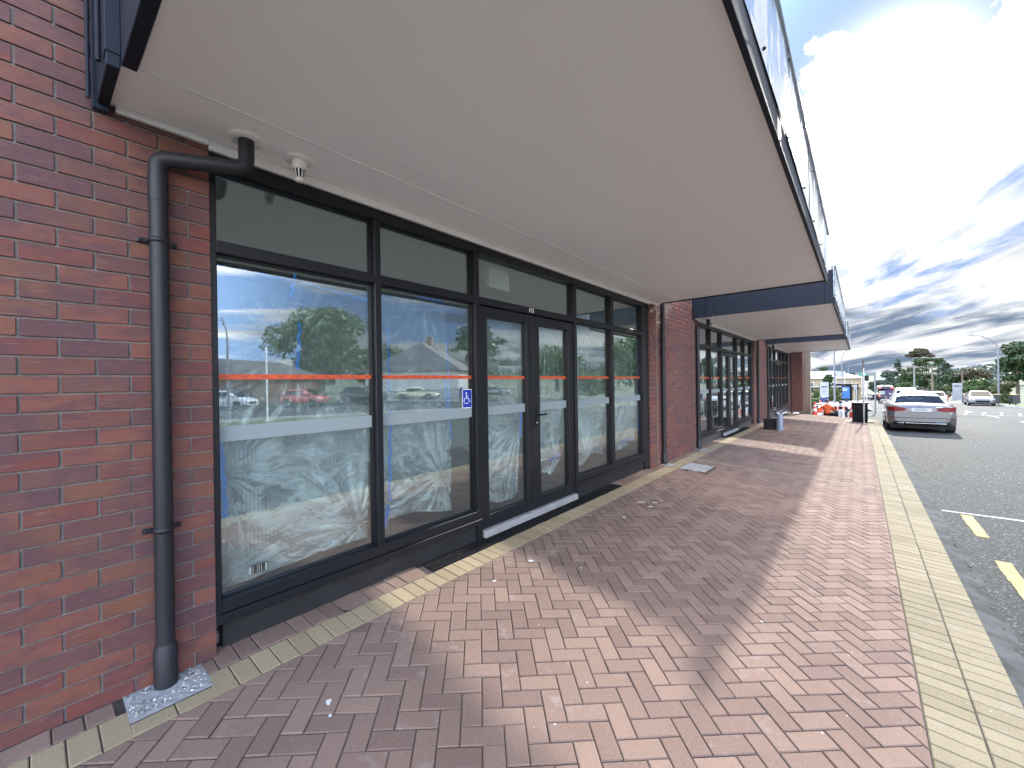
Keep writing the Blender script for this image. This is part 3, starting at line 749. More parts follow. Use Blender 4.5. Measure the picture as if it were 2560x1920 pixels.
# canopies
def canopy(y0, y1, idx):
    zb = 2.885
    s = MB(); s.box(.486, 2.481, y0+.055, y1-.01, 2.932, 2.955, .0); s.box(BX+.004, .48, y0+.002, y1-.01, 2.928, 2.955)
    c = s.build('soffit', M['soffit'], None)
    body = MB(); body.box(BX+.01, 2.44, y0+.06, y1-.02, 2.957, 3.30); bo = body.build('canopy', M['fascia_dark'], shop)
    c.parent = bo
    t = MB(); t.box(.478, .487, y0+.03, y1-.012, 2.9265, 2.94); t.build('joint_strip', M['trim'], bo)
    # plasterboard-like sheet joints
    j = MB()
    for k in range(1, 6):
        y = y0+(y1-y0)*k/6; j.box(.49, 2.48, y, y+.0018, 2.9312, 2.9325)
    j.build('sheet_joint', M['soffit'], bo)
    # cornice along the wall head
    q = MB(); q.box(BX+.002, BX+.03, y0+.02, .667+idx*PER, 2.895, 2.927, .003); q.box(FX+.013, FX+.04, .667+idx*PER, 6.95+idx*PER, 2.874, 2.927, .004); q.box(BX+.002, BX+.03, 6.95+idx*PER, y1-.02, 2.895, 2.927, .003)
    q.build('cornice', M['trim'], bo)
    # near end: dark flashing with a step, far end
    e = MB(); e.box(.47, 2.36, y0, y0+.05, 2.915, 3.36, .003); e.box(2.363, 2.50, y0, y0+.05, 2.915, 3.52, .003); e.box(BX+.035, .47, y0-.045, y0-.002, 2.90, 3.5, .003)
    e.box(BX+.002, BX+.035, y0-.062, y0-.0, 2.875, 3.55, .006); e.box(.40, .475, y0-.05, y0+.0, 2.955, 3.5, .003)
    e.tube([(BX+.05, y0-.075, 2.9), (BX+.05, y0-.075, 3.6)], .008, 8); e.tube([(.36, y0-.06, 2.96), (.36, y0-.06, 3.6)], .01, 8)
    e.box(BX+.1, 2.36, y1-.012, y1+.028, 2.915, 3.36, .003); e.box(2.363, 2.50, y1-.012, y1+.028, 2.915, 3.52, .003)
    e.box(2.482, 2.508, y0+.051, y1-.013, 2.885, 3.03, .003)          # dark drip edge under the sheets
    e.build('flashing', M['fascia_dark'], bo)
    # glossy fascia sheets, slightly out of line with one another
    nsh = 5; L = (y1-y0+.02)/nsh; rr = random.Random(idx+2)
    for k in range(nsh):
        a = y0-.01+k*L; m_ = MB(); t0, t1 = rr.uniform(0, .012), rr.uniform(0, .012)
        m_.smooth = True
        top = 3.565
        def fn(u, v, a=a, t0=t0, t1=t1):
            return (2.512+t0*(1-u)+t1*u+.006*math.sin(math.pi*u)*math.sin(math.pi*v)*rr_s, a+.002+(L-.004)*u, 3.02+(top-3.02)*v)
        rr_s = rr.uniform(0, 1.8)
        m_.grid(fn, 10, 4)
        m_.smooth = False
        m_.box(2.495, 2.509, a+.002, a+L-.002, 3.022, 3.56)
        m_.build('fascia_sheet', M['fascia'], bo, fix=False)
    cpz = MB(); cpz.box(2.46, 2.535, y0-.012, y1+.03, 3.565, 3.585, .003); cpz.build('capping', M['fascia'], bo)
    sc_ = MB()
    for k in range(int((y1-y0)/.9)):
        y = y0+.12+k*.9
        for z in (3.06, 3.54): sc_.lathe([(0, 2.530), (.006, 2.529), (.008, 2.524), (.008, 2.514)], (0, y, z), 8, 'x')
    sc_.build('screw_heads', M['black'], bo)
    return bo
CAN = [canopy(.27, 7.27, 0), canopy(9.42, 16.5, 1), canopy(18.55, 25.65, 2)]

# downpipes
def elbow(p0, p1, p2, r, n=6):
    """points rounding the corner at p1"""
    p0, p1, p2 = Vector(p0), Vector(p1), Vector(p2); a = p1+(p0-p1).normalized()*r; c = p1+(p2-p1).normalized()*r
    return [a.lerp(p1, t).lerp(p1.lerp(c, t), t) for t in [i/n for i in range(n+1)]]
def downpipe(y, kind):
    x = .123; b = MB(); z0 = pz(.13, y)
    if kind == 'canopy':
        P = [(x, y, .22)]+elbow((x, y, 1), (x, y, 2.72), (.25, y+.36, 2.765), .046)+elbow((x, y, 2.72), (.25, y+.36, 2.765), (.25, y+.36, 3), .055)+[(.25, y+.36, 2.93)]
        P = [(x, y, .22), (x, y, 1.2), (x, y, 2.2)]+P[1:]
        b.tube(P, .039, 24)
        b.tube([(x, y, 2.50), (x, y, 2.63)], .0415, 24)
        b.lathe([(.039, 2.922), (.085, 2.921), (.088, 2.926), (.088, 2.9295)], (.25, y+.36, 0), 28)
    else:
        b.tube([(x, y, .22), (x, y, 1.3), (x, y, 2.94)], .039, 24)
    o = b.build('downpipe', M['pvc'], shop)
    if kind == 'canopy':
        d = MB(); d.lathe([(.039, 2.918), (.084, 2.917), (.090, 2.923), (.090, 2.9285)], (.25, y+.36, 0), 32); d.build('ceiling_flange', M['trim'], o)
    s = MB(); s.lathe([(.040, .255), (.043, .240), (.049, .232), (.049, z0-.01)], (x, y, 0), 28); s.build('pipe_socket', M['pvc'], o)
    for z in ((2.30, .83) if y < 1 or True else ()):
        k = MB(); k.lathe([(.039, z-.012), (.043, z-.012), (.043, z+.012), (.039, z+.012)], (x, y, 0), 24)
        for sgn in (-1, 1):
            k.box(BX, BX+.02, y+sgn*.04 if sgn > 0 else y-.078, y+.078 if sgn > 0 else y-.04, z-.012, z+.012, .003)
            k.lathe([(0, .108), (.006, .107), (.007, .095)], (0, y+sgn*.066, z), 8, 'x')
        k.build('pipe_bracket', M['pvc'], o)
    return o
for i in range(3):
    downpipe(PIPES[2*i], 'canopy'); downpipe(PIPES[2*i+1], 'straight')
# white ceiling vents
for i in range(3):
    y = i*PER+1.085; x = .245; v = MB()
    v.lathe([(0, 2.918), (.076, 2.918), (.081, 2.923), (.081, 2.9285)], (x, y, 0), 32)
    v.lathe([(.041, 2.918), (.041, 2.875), (.037, 2.868)], (x, y, 0), 28)
    n = 10
    for k in range(n):
        a0 = 2*math.pi*(k+.02)/n; a1 = 2*math.pi*(k+.42)/n
        pt = lambda r, a, z: (x+r*math.cos(a), y+r*math.sin(a), z)
        for (r0, z0), (r1, z1) in (((.037, 2.868), (.026, 2.812)),):
            v.add([pt(r0, a0, z0), pt(r0, a1, z0), pt(r1, a1, z1), pt(r1, a0, z1)], [(0, 1, 2, 3)])
            v.add([pt(r0-.004, a0, z0), pt(r0-.004, a1, z0), pt(r1-.004, a1, z1), pt(r1-.004, a0, z1)], [(3, 2, 1, 0)])
    v.lathe([(.0265, 2.815), (.0255, 2.802), (.021, 2.797), (0, 2.797)], (x, y, 0), 20)
    vo = v.build('ceiling_vent', M['trim'], shop)
    k = MB(); k.lathe([(.030, 2.868), (.019, 2.80)], (x, y, 0), 16); k.build('vent_core', M['black'], vo)

# ------------------------------------------------------------------ things at the shopfront
def film(y0, y1, z0, z1, anchors, label, seed, tapes=(), group='plastic sheets taped behind the first shopfront', sag=.0, edge=(0, 0, 0, 0)):
    """dust sheet of thin plastic with folds radiating from where tape gathers it"""
    rs = random.Random(seed); ph = [rs.uniform(0, 6.28) for _ in range(12)]; X = -.075
    def fn(u, v):
        y = y0+(y1-y0)*u; z = z0+(z1-z0)*v
        y += edge[0]*math.sin(v*5+ph[0])*(u-.5)*2
        z += edge[1]*math.sin(u*6+ph[1])*(1 if v > .5 else .0)+edge[2]*math.sin(u*4+ph[2])*(0 if v > .3 else 1)*(1-v/.3 if v < .3 else 0)
        d = 0
        for (ay, az, s, n) in anchors:
            dy, dz_ = y-ay, z-az; r = math.hypot(dy, dz_)+.02; th = math.atan2(dz_, dy)
            fall = min(1, r/.12)*math.exp(-r/s)
            d += fall*.030*(abs(math.sin(th*n+ph[3]))**.6-.5+.5*(abs(math.sin(th*n*2.3+ph[4]+r*2))-.5))
        d += .012*math.sin(z*5+2*math.sin(y*4+ph[5])+ph[6])+.008*math.sin(y*17+3*math.sin(z*3+ph[7]))+.004*math.sin(z*31+y*19+ph[8])
        return (X+d-.02, y, z)
    b = MB(); b.smooth = True; b.grid(fn, int((y1-y0)*75), int((z1-z0)*75))
    o = b.build('plastic_sheet', film_mat('plastic_film', anchors[:3], seed*1.7), fix=False); tag(o, label, 'plastic sheet', group)
    for (ya, za, yb, zb, w) in tapes:
        t = MB(); n = 14; dy, dz_ = yb-ya, zb-za; L = math.hypot(dy, dz_); nx, nz = -dz_/L*w/2, dy/L*w/2
        vs = []
        for i in range(n+1):
            s = i/n; wob = .006*math.sin(i*1.7+ya*9)
            cy, cz = ya+dy*s+nx*wob/w*2, za+dz_*s+nz*wob/w*2
            vs += [(-.022, cy-nx, cz-nz), (-.022, cy+nx, cz+nz)]
        t.add(vs, [(2*i, 2*i+1, 2*i+3, 2*i+2) for i in range(n)]); t.build('tape_strip', M['blue_tape'], o, fix=False)
    return o
f1 = film(.715, 1.70, .36, 2.255, [(.74, 1.03, .8, 9), (1.17, 1.80, .5, 9), (1.62, .50, .5, 6)], 'crumpled clear plastic sheet behind the first and widest window, nearest the pipe', 1,
     [(.745, .78, .725, 1.27, .028), (1.13, 2.14, 1.16, 2.30, .022), (1.165, 1.66, 1.185, 1.98, .022), (.72, 2.262, 1.15, 2.252, .014), (1.2, 2.25, 1.69, 2.20, .016)], edge=(.0, .01, .02, 0))
f2 = film(1.775, 2.54, .42, 2.27, [(2.28, 2.29, .5, 8), (1.85, 1.25, .45, 8), (2.44, .72, .6, 9)], 'loose plastic sheet hanging in the second window, beside the wheelchair sticker', 2,
     [(1.85, .62, 1.87, 1.35, .024), (1.80, .42, 1.84, .60, .03), (1.86, 1.5, 1.86, 2.0, .02), (2.15, 2.30, 2.42, 2.30, .03), (2.50, 1.05, 2.47, 1.95, .016), (2.46, 1.30, 2.44, 1.6, .02)], edge=(.02, .01, .05, 0))
f3 = film(2.935, 3.55, .34, 2.19, [(3.54, 1.1, .9, 14), (2.94, 2.18, 1.0, 12), (3.0, .5, .4, 6)], 'plastic sheet with long diagonal creases behind the left glass door', 3,
     [(3.50, .95, 3.535, 1.34, .035)], edge=(.0, .0, .06, 0))
f4 = film(3.79, 4.40, .55, 2.19, [(4.1, 2.3, 1.2, 12), (4.25, .6, .5, 7)], 'plastic sheet gathered low behind the right glass door', 4,
     [(4.05, .60, 4.3, .66, .02)], edge=(0, 0, .12, 0))
f5 = film(4.62, 5.56, .42, 2.30, [(5.0, 2.35, 1.2, 9), (5.0, .5, .6, 7)], 'hanging plastic sheet with vertical folds in the window right of the doors', 5, [], edge=(.03, 0, .1, 0))
f6 = film(5.65, 6.66, .52, 2.31, [(6.6, 2.3, 1.2, 11), (5.8, .6, .8, 8)], 'plastic sheet with blue taped edge in the last pane of the first shopfront', 6,
     [(6.655, .7, 6.655, 2.25, .02), (5.95, .62, 6.5, .60, .02)], edge=(0, 0, .06, 0))
# printed warning blocks on the sheet: plain dark strokes, part of the film
b = MB(); rs = random.Random(5)
for (yy, zz, w, h) in ((.86, 2.0, .22, .12), (.80, 1.73, .16, .07), (.80, 1.49, .11, .12), (.80, 1.13, .12, .13), (.83, .85, .14, .16), (.85, .60, .16, .16)):
    k = 0
    while k*.022 < w:
        y = yy+k*.022; hh = h*rs.uniform(.5, 1); b.add([(-.03, y, zz-hh/2), (-.03, y+.004, zz-hh/2), (-.03, y+.004, zz+hh/2), (-.03, y, zz+hh/2)], [(0, 1, 2, 3)]); k += 1
M['print'] = translucent('faded_print', (.05, .06, .07), .38)
b.build('printed_marks', M['print'], f1, fix=False)
# label left in the corner of the first pane
t = thing('product_label', 'small black label with white bars stuck low in the first window corner', 'label', (-.012, .90, .43))
b = MB(); b.box(-.001, .0, -.045, .065, -.028, .024); b.build('label_paper', M['black'], t)
b = MB()
for k in range(6): b.box(0, .001, (-.043, -.02, .002, .012, .026, .048)[k], (-.028, -.017, .004, .016, .030, .060)[k], -.026, .020)
b.build('white_bars', M['white'], t)
# wheelchair sticker
t = thing('accessibility_sticker', 'blue wheelchair access sticker low right on the second window', 'sticker', (.0052, 2.683, 1.41))
def rrect(w, h, r, n=5):
    P = []
    for cx, cy, a0 in ((w-r, h-r, 0), (-w+r, h-r, 90), (-w+r, -h+r, 180), (w-r, -h+r, 270)):
        for i in range(n+1): a = R_(a0+90*i/n); P.append((cx+r*math.cos(a), cy+r*math.sin(a)))
    return P
b = MB(); b.prism(rrect(.0625, .089, .012), 0, .0012, 'x'); b.build('white_border', M['white'], t)
b = MB(); b.prism(rrect(.056, .0825, .009), .0014, .0022, 'x'); b.build('blue_field', M['sticker_blue'], t)
b = MB()
def pl(b, pts, w, x0=.0024, x1=.0032):
    for (a, c) in zip(pts, pts[1:]):
        dy, dz_ = c[0]-a[0], c[1]-a[1]; L = math.hypot(dy, dz_) or 1; ny, nz = -dz_/L*w/2, dy/L*w/2; ey, ez = dy/L*w*.3, dz_/L*w*.3
        b.prism([(a[0]-ny-ey, a[1]-nz-ez), (c[0]-ny+ey, c[1]-nz+ez), (c[0]+ny+ey, c[1]+nz+ez), (a[0]+ny-ey, a[1]+nz-ez)], x0, x1, 'x')
b.prism([(-.012+.0085*math.cos(a*.524), .052+.0085*math.sin(a*.524)) for a in range(12)], .0024, .0032, 'x')
pl(b, [(-.012, .042), (-.008, .004), (.018, .002), (.030, -.030), (.040, -.026)], .0075)
pl(b, [(-.010, .024), (.012, .022)], .006)
pl(b, [(-.014+.028*math.cos(R_(a)), -.020+.028*math.sin(R_(a))) for a in range(105, 345, 20)], .0065)
b.build('wheelchair_symbol', M['white'], t)
# white box on the ceiling inside the doors
t = thing('ceiling_box', 'white box with a moulded top fixed to the ceiling inside above the doors', 'light box', (-.26, 3.43, 2.93))
b = MB(); b.box(-.03, .03, -.17, .17, -.33, -.10, .004); b.build('panel', M['white'], t)
b = MB(); b.box(-.05, .05, -.19, .19, -.10, -.05, .01); b.box(-.035, .035, -.175, .175, -.05, 0, .006); b.build('mount', M['trim'], t)
# drain grates
def grate(o, k):
    t = thing('drain_grate', ['black slotted drain grate in the paving below the first pair of doors', 'black slotted drain grate below the second shop doors', 'black slotted drain grate below the farthest shop doors'][k], 'drain grate', (0, 0, 0), 0, 'drain grates at the shop doors')
    b = MB(); y0, y1 = o+2.115, o+5.545; z = pz(.07, y0)+.001
    b.box(-.04, -.028, y0, y1, z-.02, z+.002); b.box(.188, .199, y0, y1, z-.02, z+.001)
    for s in range(8): x = -.02+s*.0265; b.box(x, x+.012, y0, y1, z-.02, z-.001)
    n = int((y1-y0)/(.11 if k == 0 else .2))
    for s in range(n+1): y = y0+(y1-y0)*s/n; b.box(-.028, .188, y-.004, y+.004, z-.022, z-.0025)
    b.build('grate_bars', M['black'], t)
    b = MB(); b.box(-.03, .19, y0, y1, z-.07, z-.05); b.build('drain_channel', M['plinth'], t)
for i in range(2): grate(i*PER, i)
# exposed-aggregate pads at the pipes
def pad(y, label, sz=1.):
    b = MB(); x0, x1 = .078, .306; z = pz(.2, y)
    nx, ny = 12, 16; r = random.Random(int(y*10))
    hz = {}
    def fn(u, v): return (x0+(x1-x0)*u, y-.158+.316*v, pz(x0+(x1-x0)*u, y)-.001+.004*r.random()*(0 if u in (0, 1) or v in (0, 1) else 1))
    b.grid(fn, nx, ny); o = b.build('pipe_pad', M['conc_white'], fix=False)
    tag(o, label, 'concrete pad', 'concrete pads round the downpipe feet')
    p = MB(); p.smooth = True
    for k in range(150 if y < 1 else 60):
        px_, py_ = r.uniform(x0+.01, x1-.03), r.uniform(y-.15, y+.15); s = r.uniform(.003, .008)
        if math.hypot(px_-.135, py_-y) < .066: continue
        p.lathe([(0, s*.5), (s*.8, s*.25), (s, 0), (s*.8, -s*.4)], (px_, py_, pz(px_, y)+.002), 6)
    p.build('pebbles', M['pebble'], o)
def peb(T, b): T.put(b.inputs['Base Color'], cramp(T, isl(T), [(0, (.05, .05, .05)), (.35, (.3, .28, .25)), (.7, (.40, .38, .35)), (1, (.52, .51, .48))]))
M['pebble'] = mat('pebbles', rough=.85, spec=.15, fn=peb)
for y, l in zip(PIPES[:5], ('pebbly concrete pad round the foot of the nearest downpipe', 'pebbly pad at the pipe just past the first shopfront', 'pebbly pad at the pipe before the second shopfront', 'pebbly pad at the pipe just past the second shopfront', 'pebbly pad at the pipe before the last shopfront')): pad(y, l)
# rough square patch in the paving
b = MB(); r = random.Random(4)
b.grid(lambda u, v: (.43+.42*u, 7.30+.6*v, pz(.43+.42*u, 7.6)+.002+.006*r.random()), 20, 26)
o = b.build('concrete_patch', M['conc_white'], fix=False); tag(o, 'rough pale square patch set in the paving past the first shopfront', 'concrete patch')
p = MB(); p.smooth = True
for k in range(260):
    x, y = r.uniform(.44, .84), r.uniform(7.31, 7.89); s = r.uniform(.004, .012)
    p.lathe([(0, s*.5), (s*.8, s*.25), (s, 0), (s*.8, -s*.4)], (x, y, pz(x, y)+.005), 6)
p.build('pebbles', M['pebble'], o)

# ------------------------------------------------------------------ cars
def paint(name, c, metal=.35, rough=.32):
    return mat(name, c, rough, metal, .5, coat=.7, fn=speckle(.04, 400, 3, .0006))
M['silver'] = paint('silver_car_paint', (.13, .13, .135), .6, .34)
M['white_car'] = paint('white_car_paint', (.45, .45, .45), 0)
M['red_car'] = paint('red_car_paint', (.45, .03, .03), .1)
M['gold_car'] = paint('pale_gold_car_paint', (.48, .46, .32), .4)
M['blue_car'] = paint('blue_car_paint', (.03, .10, .30), .3)
M['dark_car'] = paint('dark_car_paint', (.035, .04, .05), .3)
M['red_lens'] = mat('red_lamp_lens', (.13, .006, .009), .35, 0, .3)
M['brake'] = mat('lit_brake_lamp', (.6, .02, .02), .3, emit=((1, .08, .06), 3.))
M['lamp_glass'] = mat('clear_lamp_lens', (.7, .72, .75), .12, .3)
M['rim'] = mat('alloy_rim', (.4, .41, .42), .35, .8)
M['chrome'] = mat('chrome', (.7, .7, .72), .12, 1)
M['plate'] = mat('plate_white', (.40, .41, .43), .4)
M['cavity'] = mat('underbody_black', (.006, .006, .006), .9)
def lerp_tab(tab, y, k):
    if y <= tab[0][0]: return tab[0][k]
    for a, c in zip(tab, tab[1:]):
        if y <= c[0]:
            t = (y-a[0])/(c[0]-a[0]); t = t*t*(3-2*t)*.5+t*.5
            return a[k]+(c[k]-a[k])*t
    return tab[-1][k]
SEDAN = dict(low=[(-2.45, .70, .93, .42), (-2.40, .80, 1.03, .32), (-2.25, .885, 1.085, .23), (-1.7, .925, 1.085, .22), (-1.0, .93, 1.01, .2), (0, .93, .965, .19), (1.0, .925, .95, .19), (1.4, .92, .95, .2), (1.9, .90, .87, .2), (2.25, .84, .76, .22), (2.42, .68, .66, .25), (2.46, .55, .58, .3)],
             top=[(-1.80, 1.085, .70, .80), (-1.0, 1.385, .60, .83), (-.8, 1.425, .585, .84), (0, 1.465, .60, .85), (.5, 1.44, .60, .85), (.68, 1.41, .61, .85), (1.48, .95, .72, .83)], wy=(-1.47, 1.50), wr=.34)
SUV = dict(low=[(-2.25, .80, 1.0, .5), (-2.22, .86, 1.08, .36), (-2.1, .91, 1.1, .3), (-1.2, .93, 1.1, .28), (0, .93, 1.06, .27), (1.0, .93, 1.04, .27), (1.3, .92, 1.04, .28), (1.8, .90, .99, .28), (2.15, .84, .9, .3), (2.28, .7, .8, .34)],
           top=[(-2.17, 1.1, .78, .85), (-1.85, 1.58, .66, .85), (-1.6, 1.66, .64, .85), (0, 1.69, .65, .86), (.4, 1.66, .65, .86), (1.25, 1.04, .76, .84)], wy=(-1.38, 1.36), wr=.36)
HATCH = dict(low=[(-1.95, .72, .95, .45), (-1.90, .8, 1.0, .32), (-1.75, .84, 1.0, .24), (-1.0, .86, .98, .2), (0, .86, .94, .19), (.9, .86, .93, .19), (1.2, .85, .93, .2), (1.6, .82, .84, .2), (1.88, .74, .72, .24), (1.95, .6, .62, .3)],
             top=[(-1.82, 1.0, .68, .78), (-1.4, 1.38, .58, .78), (-1.1, 1.46, .57, .79), (-.1, 1.5, .57, .79), (.3, 1.46, .57, .79), (1.2, .93, .7, .78)], wy=(-1.2, 1.2), wr=.31)
def car(name, label, loc, rz_, pm, S=SEDAN, group=None, hero=False, braking=False, rack=False):
    root = thing(name, label, 'car', loc, rz_, group)
    low, top, (wr_, wf), R = S['low'], S['top'], S['wy'], S['wr']
    y0, y1 = low[0][0], low[-1][0]
    ys = sorted(set([round(l[0], 3) for l in low]+[round(y0+(y1-y0)*i/(56 if hero else 30), 3) for i in range(57 if hero else 31)]+
                    [round(w+(R+.05)*math.cos(a*math.pi/10), 3) for w in (wr_, wf) for a in range(11)]))
    prof = [(.55, 0.), (.93, .04), (.985, .16), (1.0, .42), (.985, .62), (.955, .84), (.90, .955), (.72, 1.), (.36, 1.018), (0, 1.025)]
    b = MB(); b.smooth = True; n = len(prof)*2-1; vs = []
    for y in ys:
        w, zt, zb = (lerp_tab(low, y, k) for k in (1, 2, 3))
        arch = 0
        for wy in (wr_, wf):
            d = abs(y-wy)
            if d < R+.05: arch = max(arch, R*.98-.0+math.sqrt(max(0, (R+.05)**2-d*d)))
        side = []
        for k, (fx, fz) in enumerate(prof):
            z = zb+(zt-zb)*fz
            if k < 7 and arch > z: z = min(arch, zt-.04)
            side.append((w*fx, z))
        vs += [(x, y, z) for x, z in side]+[(-x, y, z) for x, z in side[-2::-1]]
    fs = [(j*n+i, (j+1)*n+i, (j+1)*n+i+1, j*n+i+1) for j in range(len(ys)-1) for i in range(n-1)]
    b.add(vs, fs); b.add([vs[i] for i in range(n)], [tuple(range(n))]); b.add([vs[(len(ys)-1)*n+i] for i in range(n)], [tuple(range(n))[::-1]])
    body = b.build('body', pm, root)
    # greenhouse
    g = MB(); p = MB(); g.smooth = p.smooth = True
    rows = []
    N = len(top)
    belt = lambda y: lerp_tab(low, y, 2)-.02
    for (y, z, wt, wb) in top:
        zb = belt(y); e = z-zb < .12
        rows.append([(wb+.05, y, zb), (wt+.05 if not e else wb-.0, y, max(z-.06, zb+.005)), (wt-.03, y, z-.012), (wt*.5, y, z+.004), (0, y, z+.008), (-wt*.5, y, z+.004), (-wt+.03, y, z-.012), (-(wt+.05) if not e else -wb, y, max(z-.06, zb+.005)), (-wb-.05, y, zb)])
    for k in range(N-1):
        a, c = rows[k], rows[k+1]
        for i in range(8):
            q = [a[i], c[i], c[i+1], a[i+1]]
            screen = k in (0, N-2)
            if screen and 2 <= i <= 5: g.add(q, [(0, 1, 2, 3)])
            elif not screen and i in (0, 7) and k > 0:
                # side glass, inset, with paint pillars around
                def ip(u, v): return tuple((q[0][t]*(1-u)+q[1][t]*u)*(1-v)+(q[3][t]*(1-u)+q[2][t]*u)*v for t in range(3))
                m0, m1 = .04, .96
                G_ = [ip(m0, .08), ip(m1, .08), ip(m1, .9), ip(m0, .9)]
                if i == 7: G_ = [ip(m0, .1), ip(m1, .1), ip(m1, .92), ip(m0, .92)]
                g.add(G_, [(0, 1, 2, 3)])
                o = [ip(0, 0), ip(1, 0), ip(1, 1), ip(0, 1)]
                p.add(o+G_, [(0, 1, 5, 4), (1, 2, 6, 5), (2, 3, 7, 6), (3, 0, 4, 7)])
            else: p.add(q, [(0, 1, 2, 3)])
    ro = p.build('roof', pm, root); g.build('windows', M['car_glass'], root)
    ins = MB(); ins.box(-.72, .72, y0+.5, y1-1.1, .3, belt(0)+.02); 
    for sx in (-.38, .38):
        for yy in (-.75, .25): ins.box(sx-.24, sx+.24, yy-.08, yy+.06, .8, 1.14, .04); ins.box(sx-.11, sx+.11, yy-.06, yy+.04, 1.15, 1.32, .03)
    ins.build('interior', M['cavity'], root)
    u = MB(); u.box(-.80, .80, y0+.15, y1-.15, .17, .42)
    for wy in (wr_, wf): u.box(-.84, .84, wy-R-.03, wy+R+.03, .3, 2*R*.98)
    u.build('underbody', M['cavity'], root)
    for wy in (wr_, wf):
        for s in (-1, 1):
            wx = s*(lerp_tab(low, wy, 1)-.115)
            t = MB(); t.lathe([(R*.62, -.10), (R*.93, -.105), (R, -.07), (R, .07), (R*.93, .105), (R*.62, .10), (R*.62, -.10)], (wx, wy, R), 28, 'x')
            wh = t.build('wheel', M['rubber'], root)
            r_ = MB(); r_.lathe([(R*.62, s*.095), (R*.57, s*.06), (R*.5, s*.02)], (wx, wy, R), 28, 'x')
            for k in range(5):
                a = k*1.2566; ca, sa = math.cos(a), math.sin(a); X = wx+s*.07
                for dx in (0, .02*s): pass
                w_ = .05*R/.34
                r_.add([(X, wy+ca*.03-sa*w_, R+sa*.03+ca*w_), (X, wy+ca*.03+sa*w_, R+sa*.03-ca*w_), (X-.0, wy+ca*R*.6+sa*w_*.6, R+sa*R*.6-ca*w_*.6), (X, wy+ca*R*.6-sa*w_*.6, R+sa*R*.6+ca*w_*.6),
                        (X-s*.03, wy+ca*.03-sa*w_, R+sa*.03+ca*w_), (X-s*.03, wy+ca*.03+sa*w_, R+sa*.03-ca*w_), (X-s*.03, wy+ca*R*.6+sa*w_*.6, R+sa*R*.6-ca*w_*.6), (X-s*.03, wy+ca*R*.6-sa*w_*.6, R+sa*R*.6+ca*w_*.6)],
                       [(0, 1, 2, 3), (0, 4, 5, 1), (2, 6, 7, 3), (1, 5, 6, 2), (0, 3, 7, 4)])
            r_.build('rim', M['rim'], wh)
    # lamps, plates, bumper details
    zt = 1.03 if S is SEDAN else (1.1 if S is SUV else 1.0)
    yb = y0
    W = lerp_tab(low, y0+.12, 1)
    for s in (-1, 1):
        l = MB()
        if S is SEDAN:   # wrap-round lamp following the corner
            P = [(.40, .835, .93), (.55, .80, .955), (.70, .80, .975), (.80, .81, .985), (.865, .84, .98), (.905, .87, .965)]
        elif S is SUV: P = [(.62, .86, 1.02), (.72, .84, 1.06), (.80, .84, 1.08), (.86, .86, 1.07), (.9, .9, 1.04)]
        else: P = [(.55, .80, .95), (.65, .78, .99), (.74, .79, .99), (.80, .82, .97), (.84, .86, .95)]
        vs = []
        for (x, za, zb_) in P:
            # y where the body half-width reaches x
            yy = y0
            for q in range(120):
                if lerp_tab(low, yy, 1)*.985 >= x: break
                yy += .006
            yy -= .018
            vs += [(s*x*1.004, yy, za), (s*x*1.004, yy, zb_), (s*x*.985, yy+.03, za), (s*x*.985, yy+.03, zb_)]
        m_ = len(P)
        for i in range(m_-1):
            q = 4*i; l.add([vs[q], vs[q+4], vs[q+5], vs[q+1], vs[q+2], vs[q+6], vs[q+7], vs[q+3]], [(0, 1, 2, 3), (0, 4, 5, 1), (3, 2, 6, 7)]+([(0, 3, 7, 4)] if i == 0 else [])+([(1, 5, 6, 2)] if i == m_-2 else []))
        l.build('tail_light', M['brake'] if braking else M['red_lens'], root)
        h = MB(); fy = low[-1][0]
        zf = lerp_tab(low, fy-.15, 2)-.10
        h.add([(s*.50, fy+.0, zf), (s*.78, fy-.16, zf+.02), (s*.80, fy-.22, zf+.10), (s*.52, fy-.03, zf+.08), (s*.50, fy-.1, zf), (s*.74, fy-.26, zf+.02), (s*.76, fy-.3, zf+.1), (s*.52, fy-.13, zf+.08)],
              [(0, 1, 2, 3), (3, 2, 6, 7), (0, 4, 5, 1), (1, 5, 6, 2), (0, 3, 7, 4)]); h.build('headlight', M['lamp_glass'], root)
        mi = MB(); my = .95 if S is not HATCH else .8; mz = belt(.9)+.06
        mi.box(s*.93 if s > 0 else -1.07, 1.07 if s > 0 else -.93, my-.06, my+.06, mz, mz+.13, .03); mi.tube([(s*.86, my, mz+.0), (s*.97, my, mz+.04)], .02, 6)
        mi.build('wing_mirror', pm if not hero else M['dark_car'], root)
    gr = MB(); fy = low[-1][0]; gr.box(-.45, .45, fy-.03, fy+.006, .36, .56, .01); gr.build('grille', M['black'], root)
    t = MB(); t.box(-.26, .26, yb-.018, yb-.006, .80, .925, .004); pt = t.build('number_plate', M['plate'], root)
    if hero:
        text('plate_letters', 'NCZ91', .098, (0, yb-.0205, .868), (math.pi/2, 0, 0), M['navy'], pt, .001)
        d = MB(); d.lathe([(0, yb-.022), (.034, yb-.022), (.040, yb-.014), (.040, yb+.02)], (0, 0, .985), 24, 'y'); bd = d.build('round_badge', M['black'], root)
        for nm, mm, off in (('badge_blue', M['sticker_blue'], 0), ('badge_white', M['white'], 90)):
            d = MB()
            for k in (0, 180):
                d.prism([(0, .985)]+[(.024*math.cos(R_(a+off+k)), .985+.024*math.sin(R_(a+off+k))) for a in range(0, 91, 15)], yb-.0235, yb-.0225, 'y')
            d.build(nm, mm, bd)
        d = MB()
        for k in range(4): d.box(.36+k*.042, .392+k*.042, yb-.008, yb+.01, .955, .985, .003)
        d.build('model_lettering', M['chrome'], root)
